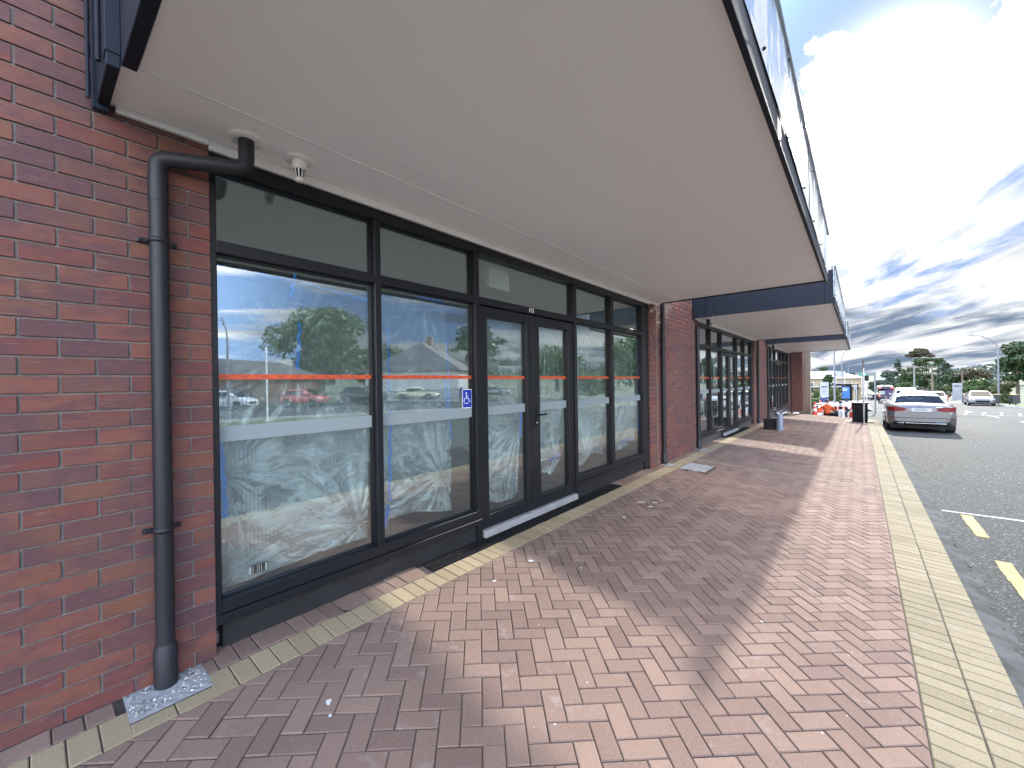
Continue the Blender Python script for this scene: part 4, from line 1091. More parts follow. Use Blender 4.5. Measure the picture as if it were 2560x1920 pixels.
        d = MB(); d.box(-.37, .37, yb-.012, yb+.0, .775, .955, .01); d.build('plate_recess', M['silver'], root)
        d = MB()   # boot shut line and bumper crease
        pts = [(-.62, .80), (-.55, .735), (-.3, .72), (.3, .72), (.55, .735), (.62, .80)]
        for (a, c) in zip(pts, pts[1:]): d.tube([(a[0], yb-.0+abs(a[0])*.02, a[1]), (c[0], yb-.0+abs(c[0])*.02, c[1])], .006, 6)
        d.tube([(-.78, yb+.03, .575), (-.5, yb-.02, .57), (0, yb-.03, .568), (.5, yb-.02, .57), (.78, yb+.03, .575)], .006, 6)
        d.build('shut_line', M['cavity'], root)
        for s in (-1, 1):
            d = MB(); d.box(s*.72-.12, s*.72+.12, yb-.012+.0, yb+.05, .545, .565, .004); d.build('reflector', M['red_lens'], root)
        d = MB(); d.box(-.72, .72, yb-.012, yb+.1, .34, .40, .02); d.build('lower_valance', M['black'], root)
        d = MB(); d.box(-.40, .62, yb-.03, yb+.02, .355, .385, .008); d.build('valance_strip', M['chrome'], root)
        for xx in (-.58, -.50):
            d = MB(); d.lathe([(.033, yb-.04), (.038, yb-.04), (.038, yb+.1), (.033, yb+.0)], (xx, 0, .345), 16, 'y'); d.build('exhaust_tip', M['chrome'], root)
        d = MB(); d.add([(-.012, -.95, 1.415), (.012, -.95, 1.415), (.012, -.78, 1.445), (-.012, -.78, 1.445), (0, -.93, 1.485), (0, -.86, 1.475)], [(0, 1, 4), (1, 2, 5, 4), (2, 3, 5), (3, 0, 4, 5)]); d.build('aerial_fin', M['dark_car'], root)
    if rack:
        d = MB()
        for s in (-.6, .6): d.tube([(s, -1.5, 1.68), (s, -1.4, 1.73), (s, .2, 1.74), (s, .35, 1.69)], .02, 6)
        for yy in (-1.1, -.2): d.box(-.66, .66, yy-.04, yy+.04, 1.74, 1.78, .01)
        d.build('roof_rack', M['steel'], root)
    return root
car('parked_sedan', 'silver sedan parked at the kerb just past the sign post', (4.45, 19.7+2.4, rz(22.1)+.0), .0, M['silver'], hero=True)
bpy.data.objects['parked_sedan'].rotation_euler = (R_(-1.4), 0, R_(-.3)); bpy.data.objects['parked_sedan'].scale = (.965, .97, .925)
def carat(name, label, px, y, pm, S, rz_=0., **k):
    p = at(px, 980, y); return car(name, label, (p.x, y, rz(y)), rz_, pm, S, **k)
Q = 'cars on the street ahead'
carat('sedan', 'pale car whose roof just shows above the parked silver sedan', 2296, 37, M['white_car'], SEDAN, group=Q)
carat('hatchback', 'silver hatchback ahead of the parked sedan, below the roof rack car', 2277, 48, M['silver'], HATCH, group=Q)
carat('estate_car', 'white vehicle with roof rack and lit brake lamp above the parked sedan', 2262, 54, M['white_car'], SUV, group=Q, braking=True, rack=True)
carat('suv', 'white and dark oncoming SUV in front of the dark bushes', 2344, 96, M['white_car'], SUV, math.pi, group=Q, rack=True)
carat('oncoming_sedan', 'pale silver sedan coming toward the viewer beside the right kerb', 2447, 62, M['silver'], SEDAN, math.pi-.05, group=Q)
carat('dark_suv', 'dark car turning beyond the bus stop, left of the bus', 2177, 128, M['dark_car'], SUV, .5, group=Q)
carat('far_hatchback', 'small dark car left of the turning car, far down the road', 2160, 150, M['dark_car'], HATCH, math.pi, group=Q)
for k, (px, y, m_) in enumerate(((2153, 470, 'white_car'), (2159, 520, 'silver'), (2150, 640, 'dark_car'), (2157, 900, 'white_car'), (2151, 1050, 'silver'))):
    pass
# bus
def bus():
    p = at(2215, 980, 116); z = rz(116)
    t = thing('city_bus', 'dark purple and black city bus seen from behind far down the street', 'bus', (p.x, 116, z))
    b = MB(); b.box(-1.25, 1.25, 0, 11, .35, 3.05, .12); b.build('body', M['bus'], t)
    b = MB(); b.box(-1.05, 1.05, -.02, .02, 1.75, 2.5, .02); b.build('rear_window', M['car_glass'], t)
    b = MB(); b.box(-1.12, -.15, -.03, .0, 1.35, 2.1, .01); b.build('advert_panel', M['ad_pale'], t)
    b = MB(); b.box(-.2, 1.15, -.03, .0, 1.55, 2.35, .02); b.build('engine_panel', M['bus2'], t)
    b = MB(); b.box(-1.1, 1.1, -.025, .01, .95, 1.0); b.build('bumper_line', M['steel'], t)
    for s in (-1, 1):
        b = MB(); b.box(s*1.05-.12, s*1.05+.12, -.04, .01, 1.05, 1.25, .02); b.build('tail_light', M['brake'], t)
        b = MB(); b.box(s*.95-.2, s*.95+.2, -.04, .01, 2.72, 2.85, .02); b.build('high_light', M['brake'], t)
        for yy in (2.2, 8.5):
            w = MB(); w.lathe([(.25, -.14), (.5, -.14), (.5, .14), (.25, .14), (0, .1)], (s*1.1, yy, .5), 20, 'x'); w.build('wheel', M['rubber'], t)
    b = MB(); b.box(-.8, .8, 1.5, 3.5, 3.05, 3.25, .05); b.build('roof_unit', M['bus'], t)
    b = MB(); b.box(-.2, .2, -.035, 0, .55, .7); b.build('number_plate', M['plate'], t)
M['bus'] = mat('bus_purple', (.035, .022, .055), .35, coat=.4); M['bus2'] = mat('bus_panel', (.06, .035, .10), .4)
M['ad_pale'] = mat('advert_print', (.30, .33, .30), .5, fn=speckle(.5, 4))
bus()

# ------------------------------------------------------------------ people
def chain(name, pts, m, parent, sub=1):
    """pts: list of (parent index, (x,y,z), radius) grown into one skinned body"""
    me = bpy.data.meshes.new(name)
    me.from_pydata([p[1] for p in pts], [(p[0], i) for i, p in enumerate(pts) if p[0] is not None], [])
    o = bpy.data.objects.new(name, me); link(o, parent)
    md = o.modifiers.new('skin', 'SKIN'); md.use_smooth_shade = True
    if not me.skin_vertices: 
        bm = bmesh.new(); bm.from_mesh(me); bm.verts.layers.skin.verify(); bm.to_mesh(me); bm.free()
    for i, p in enumerate(pts):
        r = p[2] if hasattr(p[2], '__len__') else (p[2], p[2]); me.skin_vertices[0].data[i].radius = r; me.skin_vertices[0].data[i].use_root = (i == 0)
    s = o.modifiers.new('sub', 'SUBSURF'); s.levels = s.render_levels = sub
    me.materials.append(m); return o
def hand(parent, wrist, d, side, m=None):
    """palm, four unequal bent fingers and a thumb"""
    w = Vector(wrist); d = Vector(d).normalized(); s = Vector(side).normalized(); n = d.cross(s)
    P = [(None, tuple(w), (.022, .028)), (0, tuple(w+d*.05), (.016, .038)), (1, tuple(w+d*.085), (.013, .036))]
    for k, (o, L) in enumerate(((-.030, .065), (-.010, .075), (.010, .070), (.029, .055))):
        i = len(P); a = w+d*.088+s*o; c = a+d*L*.5-n*.006; e = c+d*L*.38-n*.018
        P += [(2, tuple(a), .0085), (i, tuple(c), .008), (i+1, tuple(e), .007)]
    i = len(P); P += [(1, tuple(w+d*.045-s*.042), .011), (i, tuple(w+d*.075-s*.062-n*.01), .009)]
    return chain('hand', P, m or M['skin'], parent, 1)
def head(parent, c, fwd, hair=True, cap=None):
    """head with brow, nose, mouth, ears; c centre of skull, fwd facing"""
    t = Vector(c); f = Vector(fwd).normalized(); b = MB(); b.smooth = True
    up = Vector((0, 0, 1)); up = (up-f*up.dot(f)).normalized(); r = f.cross(up)
    def fn(u, v):
        th = v*math.pi; ph = u*2*math.pi
        x, y, z = math.sin(th)*math.cos(ph), math.sin(th)*math.sin(ph), math.cos(th)
        w, dpt, h = .076, .097, .122
        if z < 0: w *= 1-.28*(-z); dpt *= 1-.12*(-z)
        yy = y*dpt
        if y > .8 and abs(x) < .25 and -.35 < z < .12: yy += .020*(1-abs(x)/.25)
        if y > .7 and .12 < abs(x) < .5 and .0 < z < .25: yy -= .008
        return tuple(t+r*(x*w)+f*yy+up*(z*h))
    b.grid(fn, 20, 14)
    for s in (-1, 1): b.lathe([(0, -.008), (.016, -.006), (.022, .004), (.0, .008)], tuple(t+r*s*.078), 8, 'x')
    h = b.build('head', M['skin'], parent)
    for s in (-1, 1):
        e = MB(); e.smooth = True; cc = t+r*s*.031+f*.086+up*.012; e.lathe([(0, -.009), (.009, -.003), (.009, .003), (0, .009)], tuple(cc), 8); e.build('eye', M['black'], h)
    e = MB(); e.tube([tuple(t+r*.024+f*.083-up*.062), tuple(t+f*.092-up*.064), tuple(t-r*.024+f*.083-up*.062)], .005, 6); e.build('mouth', M['red_lens'], h)
    e = MB(); e.smooth = True
    def hf(u, v):
        th = v*1.75; ph = u*2*math.pi
        x, y, z = math.sin(th)*math.cos(ph), math.sin(th)*math.sin(ph), math.cos(th)
        if y > .3 and z < .45: z = .45+(z-.45)*.1; 
        return tuple(t+r*(x*.083)+f*(y*.104-.004)+up*(z*.130+.002))
    e.grid(hf, 20, 8); e.build('hair' if not cap else 'cap', cap or M['hair'], h)
    if cap:
        e = MB(); e.grid(lambda u, v: tuple(t+r*((u-.5)*.15)+f*(.085+.07*v*(1-(2*u-1)**2*.5))+up*(.055-.02*v)), 8, 3); e.build('cap_peak', cap, h)
    return h
def gz(x, y): return rz(y)+.1
# worker sitting back to the viewer, left arm planted out to the side
def workers():
    p = at(2069, 1030, 27.5); x, y = p.x, p.y; z = gz(x, y)
    t = thing('person', 'person in bright orange top sitting back to the viewer, one arm reaching to the cone', 'person', (x, y, z))
    chain('body', [(None, (.02, 0, .12), (.155, .12)), (0, (.0, .05, .34), (.155, .105)), (1, (-.03, .06, .52), (.19, .115)), (2, (-.02, .03, .62), (.10, .08)), (3, (-.01, .04, .70), .052),
                   (2, (-.20, .05, .56), .068), (5, (-.36, .02, .40), .052), (6, (-.54, -.02, .19), .040), (2, (.17, .05, .56), .068), (8, (.27, .16, .36), .052), (9, (.34, .34, .22), .04)], M['orange'], t, 2)
    chain('trousers', [(None, (.02, .02, .10), (.16, .13)), (0, (-.10, .30, .13), .09), (1, (-.14, .62, .30), .07), (2, (-.16, .80, .06), .05), (0, (.16, .28, .12), .09), (4, (.42, .55, .26), .07), (5, (.60, .72, .05), .05)], M['navy'], t, 2)
    hand(t, (-.56, -.02, .165), (-.5, -.05, -.75), (.5, -.8, -.3)); hand(t, (.35, .36, .20), (.2, .8, -.4), (.8, -.2, 0))
    head(t, (-.01, .07, .80), (.1, 1, -.35))
    for s in (-.16, .60):
        b = MB(); b.box(s-.05, s+.05, .72, 1.0, 0, .09, .03); b.build('boot', M['black'], t)
    p = at(2102, 1030, 27.9); x, y = p.x, p.y; z = gz(x, y)
    t = thing('person', 'person in a dark jacket and orange reflective vest bending forward with head down', 'person', (x, y, z))
    chain('body', [(None, (0, .12, .14), (.15, .12)), (0, (0, .08, .34), (.16, .11)), (1, (0, -.02, .54), (.185, .115)), (2, (0, -.10, .62), (.085, .075)), (3, (0, -.15, .66), .05),
                   (2, (.21, -.02, .55), .066), (5, (.31, -.12, .34), .052), (6, (.20, -.28, .20), .04), (2, (-.21, -.02, .55), .066), (8, (-.31, -.12, .34), .052), (9, (-.16, -.28, .20), .04)], M['navy'], t, 2)
    b = MB(); b.smooth = True     # vest
    for s in (-1, 1):
        b.grid(lambda u, v, s=s: (s*(.03+.14*u+.02*math.sin(v*3)), -.125-.02*math.sin(v*3.1)-.03*(1-u)+.04*v*0, .28+.34*v), 5, 6)
        b.grid(lambda u, v, s=s: (s*(.03+.145*u), -.10+.22*v, .64+.02*math.sin(v*3.1)-.05*u), 4, 5)
    b.grid(lambda u, v: (-.175+.35*u, .17-.05*v*v, .16+.46*v), 6, 6)
    vo = b.build('vest', M['orange'], t)
    b = MB()
    for s in (-1, 1): b.add([(s*.10, -.172, .28), (s*.145, -.172, .28), (s*.145, -.165, .60), (s*.10, -.165, .60)], [(0, 1, 2, 3)])
    b.box(-.17, .17, -.178, -.174, .30, .34); b.build('reflective_tape', M['reflect'], vo)
    chain('trousers', [(None, (0, .10, .12), (.15, .12)), (0, (.18, -.18, .30), .085), (1, (.24, -.32, .08), .06), (0, (-.18, -.18, .30), .085), (3, (-.24, -.32, .08), .06)], M['navy'], t, 2)
    hand(t, (.18, -.30, .185), (-.5, -.5, -.6), (.6, -.6, 0)); hand(t, (-.14, -.30, .185), (.5, -.5, -.6), (.6, .6, 0))
    head(t, (0, -.20, .74), (0, -1, -.75), cap=M['navy'])
    for s in (-.24, .24):
        b = MB(); b.box(s-.05, s+.05, -.55, -.27, 0, .09, .03); b.build('boot', M['black'], t)
    # water container in front, dark tool bag
    p = at(2103, 1033, 27.0); t = thing('water_container', 'pale upright water container in front of the bending worker', 'container', (p.x, p.y, gz(p.x, p.y)))
    b = MB(); b.box(-.13, .13, -.09, .09, 0, .42, .05); b.build('tank', M['white'], t)
    b = MB(); b.box(-.012, .012, -.095, -.088, .02, .40); b.build('strap', M['black'], t)
    b = MB(); b.lathe([(.04, .42), (.04, .47), (0, .47)], (0, 0, 0), 14); b.build('cap', M['navy'], t)
    p = at(2089, 1033, 27.2); t = thing('tool_bag', 'black tool bag lying between the two workers', 'bag', (p.x, p.y, gz(p.x, p.y)))
    b = MB(); b.box(-.28, .28, -.15, .15, 0, .26, .08); b.build('bag_body', M['black'], t)
    b = MB(); b.tube([(-.12, 0, .24), (-.1, 0, .34), (.1, 0, .34), (.12, 0, .24)], .015, 6); b.build('handle', M['navy'], t)
workers()
def cone(px, py, y, label, h=.78, stack=False):
    p = at(px, py, y); t = thing('traffic_cone', label, 'traffic cone', (p.x, y, gz(p.x, y)), 0, 'cones round the street works')
    b = MB(); b.box(-.19, .19, -.19, .19, 0, .035, .01); b.build('cone_base', M['black'], t)
    b = MB(); b.lathe([(.15, .03), (.14, .06), (.045, h-.03), (.03, h), (0, h)], (0, 0, 0), 22); c = b.build('cone_body', M['cone'], t)
    b = MB(); r = lambda z: .142-(.097)*(z-.06)/(h-.09)+.002
    for z0, z1 in ((.30, .44), (.54, .64)): b.lathe([(r(z0), z0), (r(z1), z1)], (0, 0, 0), 22)
    b.build('reflective_collar', M['reflect'], t); return t
cone(2036.5, 1030, 27.3, 'tall red traffic cone left of the person in orange')
cone(2051, 1015, 33.0, 'smaller looking traffic cone behind the person in orange')
cone(2131.5, 1030, 27.6, 'red traffic cone beside the black litter bin', .82)
# barrier bars from cone to cone
def bar(a, c, y, z, label):
    p, q = at(a, 1010, y), at(c, 1010, y); t = thing('barrier_bar', label, 'barrier bar', (p.x, y, z), 0, 'white bars between the cones')
    b = MB(); L = q.x-p.x; b.tube([(0, 0, 0), (L*.5, 0, -.015), (L, 0, 0)], .022, 8); b.build('bar', M['white'], t)
    b = MB(); b.lathe([(.04, -.03), (.04, .03)], (0, 0, 0), 10); b.lathe([(.04, -.03), (.04, .03)], (L, 0, 0), 10); b.build('end_ring', M['cone'], t)
bar(2037, 2131, 27.45, gz(0, 27.4)+.70, 'upper white barrier bar spanning from the left cone to the right one')
bar(2037, 2131, 27.52, gz(0, 27.4)+.60, 'lower white barrier bar just below the upper one')

# ------------------------------------------------------------------ street furniture
def turned(b, prof, c=(0, 0, 0), n=16): b.lathe(prof, c, n)
# sign post with its paper sign
p = Vector((2.955, 21.2)); z = pz(p.x, p.y)
t = thing('sign_post', 'tall thin grey steel post standing in the paving near the parked sedan', 'post', (p.x, p.y, z))
b = MB(); b.tube([(0, 0, -.02), (0, 0, 2.50)], .030, 12); b.build('post', M['steel'], t)
b = MB(); b.box(-.012, .034, -.04, -.02, 2.17, 2.49, .003); b.build('sign_blade', M['sign_pale'] if 'sign_pale' in M else M['wood'], t)
b = MB(); b.lathe([(.07, 0), (.07, .012), (.035, .02)], (0, 0, 0), 16); b.build('base_collar', M['steel'], t)
# black litter bin with wide lid and base
p = at(2150, 1046, 21.9); z = pz(p.x, p.y)
t = thing('litter_bin', 'square black litter bin standing behind the steel post', 'bin', (p.x, p.y, z))
b = MB(); b.prism([(-.22, -.22), (.22, -.22), (.25, .25), (-.25, .25)], .06, .74); b.build('bin_body', M['black'], t)
b = MB(); b.box(-.28, .28, -.27, .27, .75, .80, .02); b.build('lid', M['black'], t)
b = MB(); b.box(-.5, .42, -.25, .2, 0, .035, .01); b.build('base_plate', M['black'], t)
# capped pipe bollard and black box by the third shop
p = Vector((.98, 14.75)); z = pz(*p)
t = thing('bollard', 'short round blue-grey bollard on the paving by the second shopfront', 'bollard', (p.x, p.y, z))
b = MB(); b.lathe([(.082, 0), (.082, .50), (.078, .515), (.0, .52)], (0, 0, 0), 24); b.build('pipe_sleeve', mat('blue_grey_pvc', (.16, .20, .30), .45, fn=speckle(.1, 20)), t)
b = MB(); b.lathe([(.11, -.005), (.11, .012), (.082, .02)], (0, 0, 0), 24); b.build('mortar_collar', M['conc'], t)
p = Vector((.70, 14.9)); z = pz(*p)
t = thing('black_crate', 'small black open box standing on the paving left of the bollard', 'box', (p.x, p.y, z), R_(8))
b = MB(); b.box(-.16, .16, -.13, .13, .02, .035); b.box(-.17, .17, -.14, -.125, .02, .33, .004); b.box(-.17, .17, .125, .14, .02, .33, .004); b.box(-.17, -.155, -.125, .125, .02, .33, .003); b.box(.155, .17, -.125, .125, .02, .33, .003)
b.build('box_sides', M['black'], t)
b = MB(); b.box(-.19, .19, -.16, .16, .325, .34, .004); b.build('rim', M['dark_car'], t)
b = MB(); b.tube([(-.06, -.145, .02), (-.05, -.16, .06), (.05, -.16, .06), (.06, -.145, .02)], .008, 6); b.build('handle', M['dark_car'], t)

def street_lamp(base, h, arm, label, group='curved-arm street lamps', adir=1):
    t = thing('street_lamp', label, 'street lamp', base, 0, group)
    R0 = min(1.6, h*.2); P = [(0, 0, 0), (0, 0, h*.4), (0, 0, h-R0)]+[(adir*R0*(1-math.cos(a)), 0, h-R0+R0*math.sin(a)) for a in [i*math.pi/16 for i in range(1, 8)]]+[(adir*arm*.6, 0, h+.06), (adir*arm, 0, h+.22)]
    r = [.10, .085, .065]+[.055]*7+[.045, .04]
    b = MB(); b.tube(P, r, 10); b.build('pole', M['lampgrey'], t)
    b = MB(); b.lathe([(.17, 0), (.17, .05), (.12, .08)], (0, 0, 0), 12); b.build('base_flange', M['lampgrey'], t)
    x = adir*arm; b = MB(); b.add([(x-.0*adir, -.1, h+.17), (x+.62*adir, -.14, h+.26), (x+.62*adir, .14, h+.26), (x, .1, h+.17), (x, -.08, h+.27), (x+.5*adir, -.1, h+.34), (x+.5*adir, .1, h+.34), (x, .08, h+.27)],
        [(0, 1, 2, 3), (4, 5, 6, 7), (0, 1, 5, 4), (1, 2, 6, 5), (2, 3, 7, 6), (3, 0, 4, 7)]); b.box(x+.05*adir if adir > 0 else x-.2, x+.2 if adir > 0 else x-.05, -.04, .04, h+.33, h+.45, .01)
    b.build('lamp_head', M['lampgrey'], t)
M['lampgrey'] = mat('lamp_post_grey', (.16, .17, .19), .45, .5, fn=speckle(.1, 5))
def lamp_px(px, pyb, y, pxh, pyh, label, adir=1):
    base = at(px, 1000, y); tip = at(pxh, pyh, y); zb = rz(y)+.12
    street_lamp((base.x, y, zb), tip.z-zb-.25, max(1.2, abs(tip.x-base.x)-.6), label, adir=adir)
lamp_px(2087, 1002, 58, 2187, 761, 'tall street lamp whose pole passes the white advertising board', 1)
lamp_px(2106, 980, 92, 2152, 867, 'second street lamp, rising behind the bus shelter', 1)
lamp_px(2121.6, 960, 150, 2156, 901, 'smallest street lamp, over the far trees left of the green street sign', 1)
lamp_px(2497, 1000, 70, 2415, 839, 'street lamp on the right with its long arm curving over the road', -1)

def sign_board(name, label, cat, px, y, w, h, z0, face, parts, group=None, legs=True):
    p = at(px, 980, y); t = thing(name, label, cat, (p.x, y, rz(y)+.12), 0, group)
    b = MB(); b.box(-w/2, w/2, -.06, .06, z0, z0+h, .01); b.build('panel', face, t)
    if legs and z0 > .05:
        for s in (-1, 1): b = MB(); b.box(s*w*.42-.05, s*w*.42+.05, -.05, .05, -.1, z0); b.build('leg', M['steel'], t)
    for nm, x0, x1, za, zb, m_ in parts:
        b = MB(); b.box(x0, x1, -.068, -.062, za, zb); b.build(nm, m_, t)
    return t
M['sign_pale'] = mat('pale_sign_face', (.30, .31, .33), .45, fn=speckle(.04, 3)); M['sign_navy'] = mat('navy_sign_face', (.02, .035, .12), .45)
M['sign_blue'] = mat('blue_advert', (.03, .14, .38), .4, fn=speckle(.15, 2)); M['green_sign'] = mat('green_sign', (.01, .22, .13), .45)
M['lettering'] = mat('dark_lettering', (.03, .04, .10), .5)
t = sign_board('advertising_board', 'white upright board with a navy foot beside the street lamp', 'sign', 2061, 60, .80, 2.35, 0., M['sign_pale'],
    [('navy_foot', -.395, .395, .02, .62, M['sign_navy']), ('heading_line', -.30, .30, 1.72, 1.86, M['lettering'])]+[('text_line', -.26, .26-.1*k, 1.36-.13*k, 1.385-.13*k, M['lettering']) for k in range(3)], legs=False)
b = MB(); b.add([(-.25, -.072, .55), (.27, -.072, .62), (.2, -.072, .75), (.05, -.072, .60), (-.2, -.072, .68)], [(0, 1, 2, 3, 4)]); b.build('white_swoosh', M['white'], t, fix=False)
# bus shelter
p = at(2114, 990, 68); t = thing('bus_shelter', 'black framed bus shelter with a blue advertising panel facing the viewer', 'bus shelter', (p.x, 68, rz(68)+.12))
b = MB(); b.box(-1.2, 1.3, -.9, 3.2, 2.2, 2.33, .05); b.build('roof', M['black'], t)
b = MB(); b.box(-.42, .66, -.12, .12, .12, 2.1, .02); b.build('panel_case', M['black'], t)
b = MB(); b.box(-.36, .42, -.14, -.125, .35, 1.95); b.build('advert_panel', M['sign_blue'], t)
for k, (a, c) in enumerate(((-.28, .08), (-.28, .28), (-.28, .14))): b = MB(); b.box(a, c, -.148, -.142, 1.72-.15*k, 1.78-.15*k); b.build('advert_line', M['white'], t)
b = MB(); b.box(-.1, .25, -.5, -.25, 0, .45, .05); b.build('seat', M['dark_car'], t)
for xx, yy in ((-1.1, 0), (1.2, 0), (-1.1, 3), (1.2, 3)): b = MB(); b.box(xx-.05, xx+.05, yy-.05, yy+.05, 0, 2.22); b.build('post', M['black'], t)
b = MB(); b.box(1.15, 1.17, .1, 2.9, .2, 2.1); b.build('side_glass', M['car_glass'], t)
sign_board('bus_stop_sign', 'small white sign on a post right of the bus shelter', 'sign', 2139, 74, .32, .7, 1.65, M['sign_pale'], [], legs=True)
sign_board('roof_sign', 'white rectangular hoarding above the bus shelter', 'sign', 2101, 96, 1.5, 1.1, 4.2, M['sign_pale'], [('dark_header', -.75, .75, 5.32, 5.55, M['dark_car'])])
sign_board('entrance_sign', 'large pale grey upright sign on the grass to the right of the oncoming SUV', 'sign', 2393, 118, 1.3, 3.3, .25, M['sign_pale'], [('heading_line', -.45, .45, 2.85, 3.05, M['lettering'])])
sign_board('works_sign', 'small red sign near the grass verge right of the SUV', 'sign', 2365, 108, .6, .7, .35, M['cone'], [('white_line', -.2, .2, .7, .78, M['white'])])
# street name sign
p = at(2188, 1000, 36.5); zb = rz(36.5); top = at(2188, 930, 36.5).z; t = thing('street_name_sign', 'grey pole with a long green street sign pointing left', 'sign', (p.x, 36.5, zb))
b = MB(); b.tube([(0, 0, 0), (0, 0, top-zb)], .045, 10); b.build('pole', M['lampgrey'], t)
x0 = at(2146, 935, 36.5).x-p.x; h = top-zb
b = MB(); b.box(x0, -.38, -.02, .02, h-.24, h-.06, .005); gb = b.build('green_blade', M['green_sign'], t)
b = MB(); xx = x0+.18; rs = random.Random(2)
while xx < -.5:
    w = rs.uniform(.03, .06); b.box(xx, xx+w, -.026, -.022, h-.185, h-.115+rs.choice((0, .02))); xx += w+.022
b.build('white_lettering', M['white'], gb)
b = MB(); b.box(-.38, .05, -.03, .03, h-.25, h-.02, .01); b.build('bracket', M['lampgrey'], t)
# traffic signal mast seen behind
p = at(2167, 975, 62); t = thing('traffic_signal', 'black three-light traffic signal just right of the steel post', 'traffic signal', (p.x, 62, rz(62)+.1))
b = MB(); b.tube([(0, 0, 0), (0, 0, 3.4)], .06, 8); b.build('pole', M['steel'], t)
b = MB(); b.box(-.18, .18, -.12, .12, 2.5, 3.4, .03); sg = b.build('signal_head', M['black'], t)
for k, c in enumerate(('red_lens', 'yellow', 'green_sign')): b = MB(); b.lathe([(0, -.13), (.1, -.13), (.11, -.11)], (0, 0, 3.22-.28*k), 12, 'y'); b.build('signal_lens', M['cavity'], sg)
# wheelie bins on the right verge
for px, y, l in ((2491, 61, 'dark wheelie bin just right of the oncoming silver car'), (2535, 60, 'dark wheelie bin with yellow lid under the big right-hand tree'), (2414, 68, 'wheelie bin half hidden behind the oncoming silver car')):
    p = at(px, 1000, y); t = thing('wheelie_bin', l, 'wheelie bin', (p.x, y, rz(y)+.13), .2, 'wheelie bins on the right verge')
    b = MB(); b.prism([(-.27, -.32), (.27, -.32), (.27, .32), (-.27, .32)], .1, .98); b.build('bin_body', M['dark_car'], t)
    b = MB(); b.box(-.33, .33, -.42, .38, .98, 1.06, .02); b.build('lid', M['lid'] if 'lid' in M else M['yellow'], t)
    for s in (-1, 1): b = MB(); b.lathe([(0, -.04), (.12, -.04), (.12, .04), (0, .04)], (s*.28, .3, .12), 12, 'x'); b.build('wheel', M['rubber'], t)
    t.scale = (.66, .8, .95)
# utility poles and wires
M['pole_conc'] = mat('pole_concrete', (.22, .23, .22), .8, fn=speckle(.1, 3))
def upole(px, y, pyt, label, m_, arms=2):
    p = at(px, 980, y); zb = rz(y)-.2; zt = at(px, pyt, y).z; t = thing('utility_pole', label, 'utility pole', (p.x, y, zb), .35, 'utility poles ahead'); h = zt-zb
    b = MB(); b.tube([(0, 0, 0), (0, 0, h)], [.2, .12], 8); b.build('pole', m_, t)
    for k in range(arms):
        b = MB(); b.box(-1.3, 1.3, -.06, .06, h-.4-1.2*k, h-.25-1.2*k); b.build('cross_arm', M['wood'], t)
        b = MB()
        for xx in (-1.2, -.6, .6, 1.2): b.lathe([(.05, h-.25-1.2*k), (.07, h-.18-1.2*k), (.03, h-.05-1.2*k), (0, h-.05-1.2*k)], (xx, 0, 0), 6)
        b.build('insulators', M['pole_conc'], t)
    return Vector((p.x, y, zb+h-.1))
w1 = upole(2286, 118, 914, 'pale concrete power pole with two cross arms', M['pole_conc'])
w2 = upole(2331, 108, 914, 'dark timber power pole right of the pale concrete one', M['wood'])
w3 = upole(2406, 128, 930, 'slim dark power pole just right of the big pale sign', M['wood'], 1)
w4 = upole(2041, 210, 922, 'distant power pole above the low cream building', M['wood'], 1)
def wire(a, c, sag, label, off=0):
    pts = [a.lerp(c, i/14)+Vector((0, 0, off-sag*4*(i/14)*(1-i/14))) for i in range(15)]
    b = MB(); b.tube(pts, .022, 5); o = b.build('power_line', M['black']); tag(o, label, 'power line', 'power lines between the poles')
for k, (a, c, s, l) in enumerate(((w1, w2, .5, 'upper wire between the pale and the dark power poles'), (w2, w3, .7, 'wire running right from the dark power pole to the slim one'), (w4, w1, 2.2, 'long wire crossing the sky gap toward the pale power pole'))):
    wire(a, c, s, l); 
wire(w1, w2, .9, 'lower wire between the pale and the dark power poles', -1.2)

# ------------------------------------------------------------------ vegetation
LEAF = {}
for nm, a, c in (('dark', (.018, .036, .012), (.050, .085, .026)), ('mid', (.030, .060, .016), (.085, .135, .035)), ('olive', (.045, .058, .020), (.11, .125, .045)),
                 ('blue', (.030, .050, .035), (.065, .095, .065)), ('rust', (.040, .038, .020), (.085, .072, .036))):
    m_ = mat('foliage_'+nm, rough=.55, spec=.35, fn=leaf_fn(a, c)); LEAF[nm] = m_
def leaves(blobs, n, size, seed, flat=0.):
    """n leaf-sized quads through the volume of ellipsoid blobs (x,y,z,rx,ry,rz)"""
    r = np.random.default_rng(seed); B = np.array(blobs, float)
    vol = B[:, 3]*B[:, 4]*B[:, 5]; k = r.choice(len(B), n, p=(vol**.8)/(vol**.8).sum())
    d = r.normal(size=(n, 3)); d /= np.linalg.norm(d, axis=1)[:, None]
    rad = r.uniform(.35, 1.06, n)**.6
    c = B[k, :3]+d*rad[:, None]*B[k, 3:6]
    nrm = r.normal(size=(n, 3))+d*1.2+np.array([0, 0, flat]); nrm /= np.linalg.norm(nrm, axis=1)[:, None]
    t = np.cross(nrm, r.normal(size=(n, 3))); t /= np.linalg.norm(t, axis=1)[:, None]; s = np.cross(nrm, t)
    L = (size*r.uniform(.6, 1.4, n))[:, None]; W = L*.55
    V = np.stack([c-t*L, c+s*W*.9-t*L*.1+nrm*L*.12, c+t*L, c-s*W*.9-t*L*.1+nrm*L*.12], 1).reshape(-1, 3)
    F = np.arange(4*n).reshape(-1, 4)
    return V, F
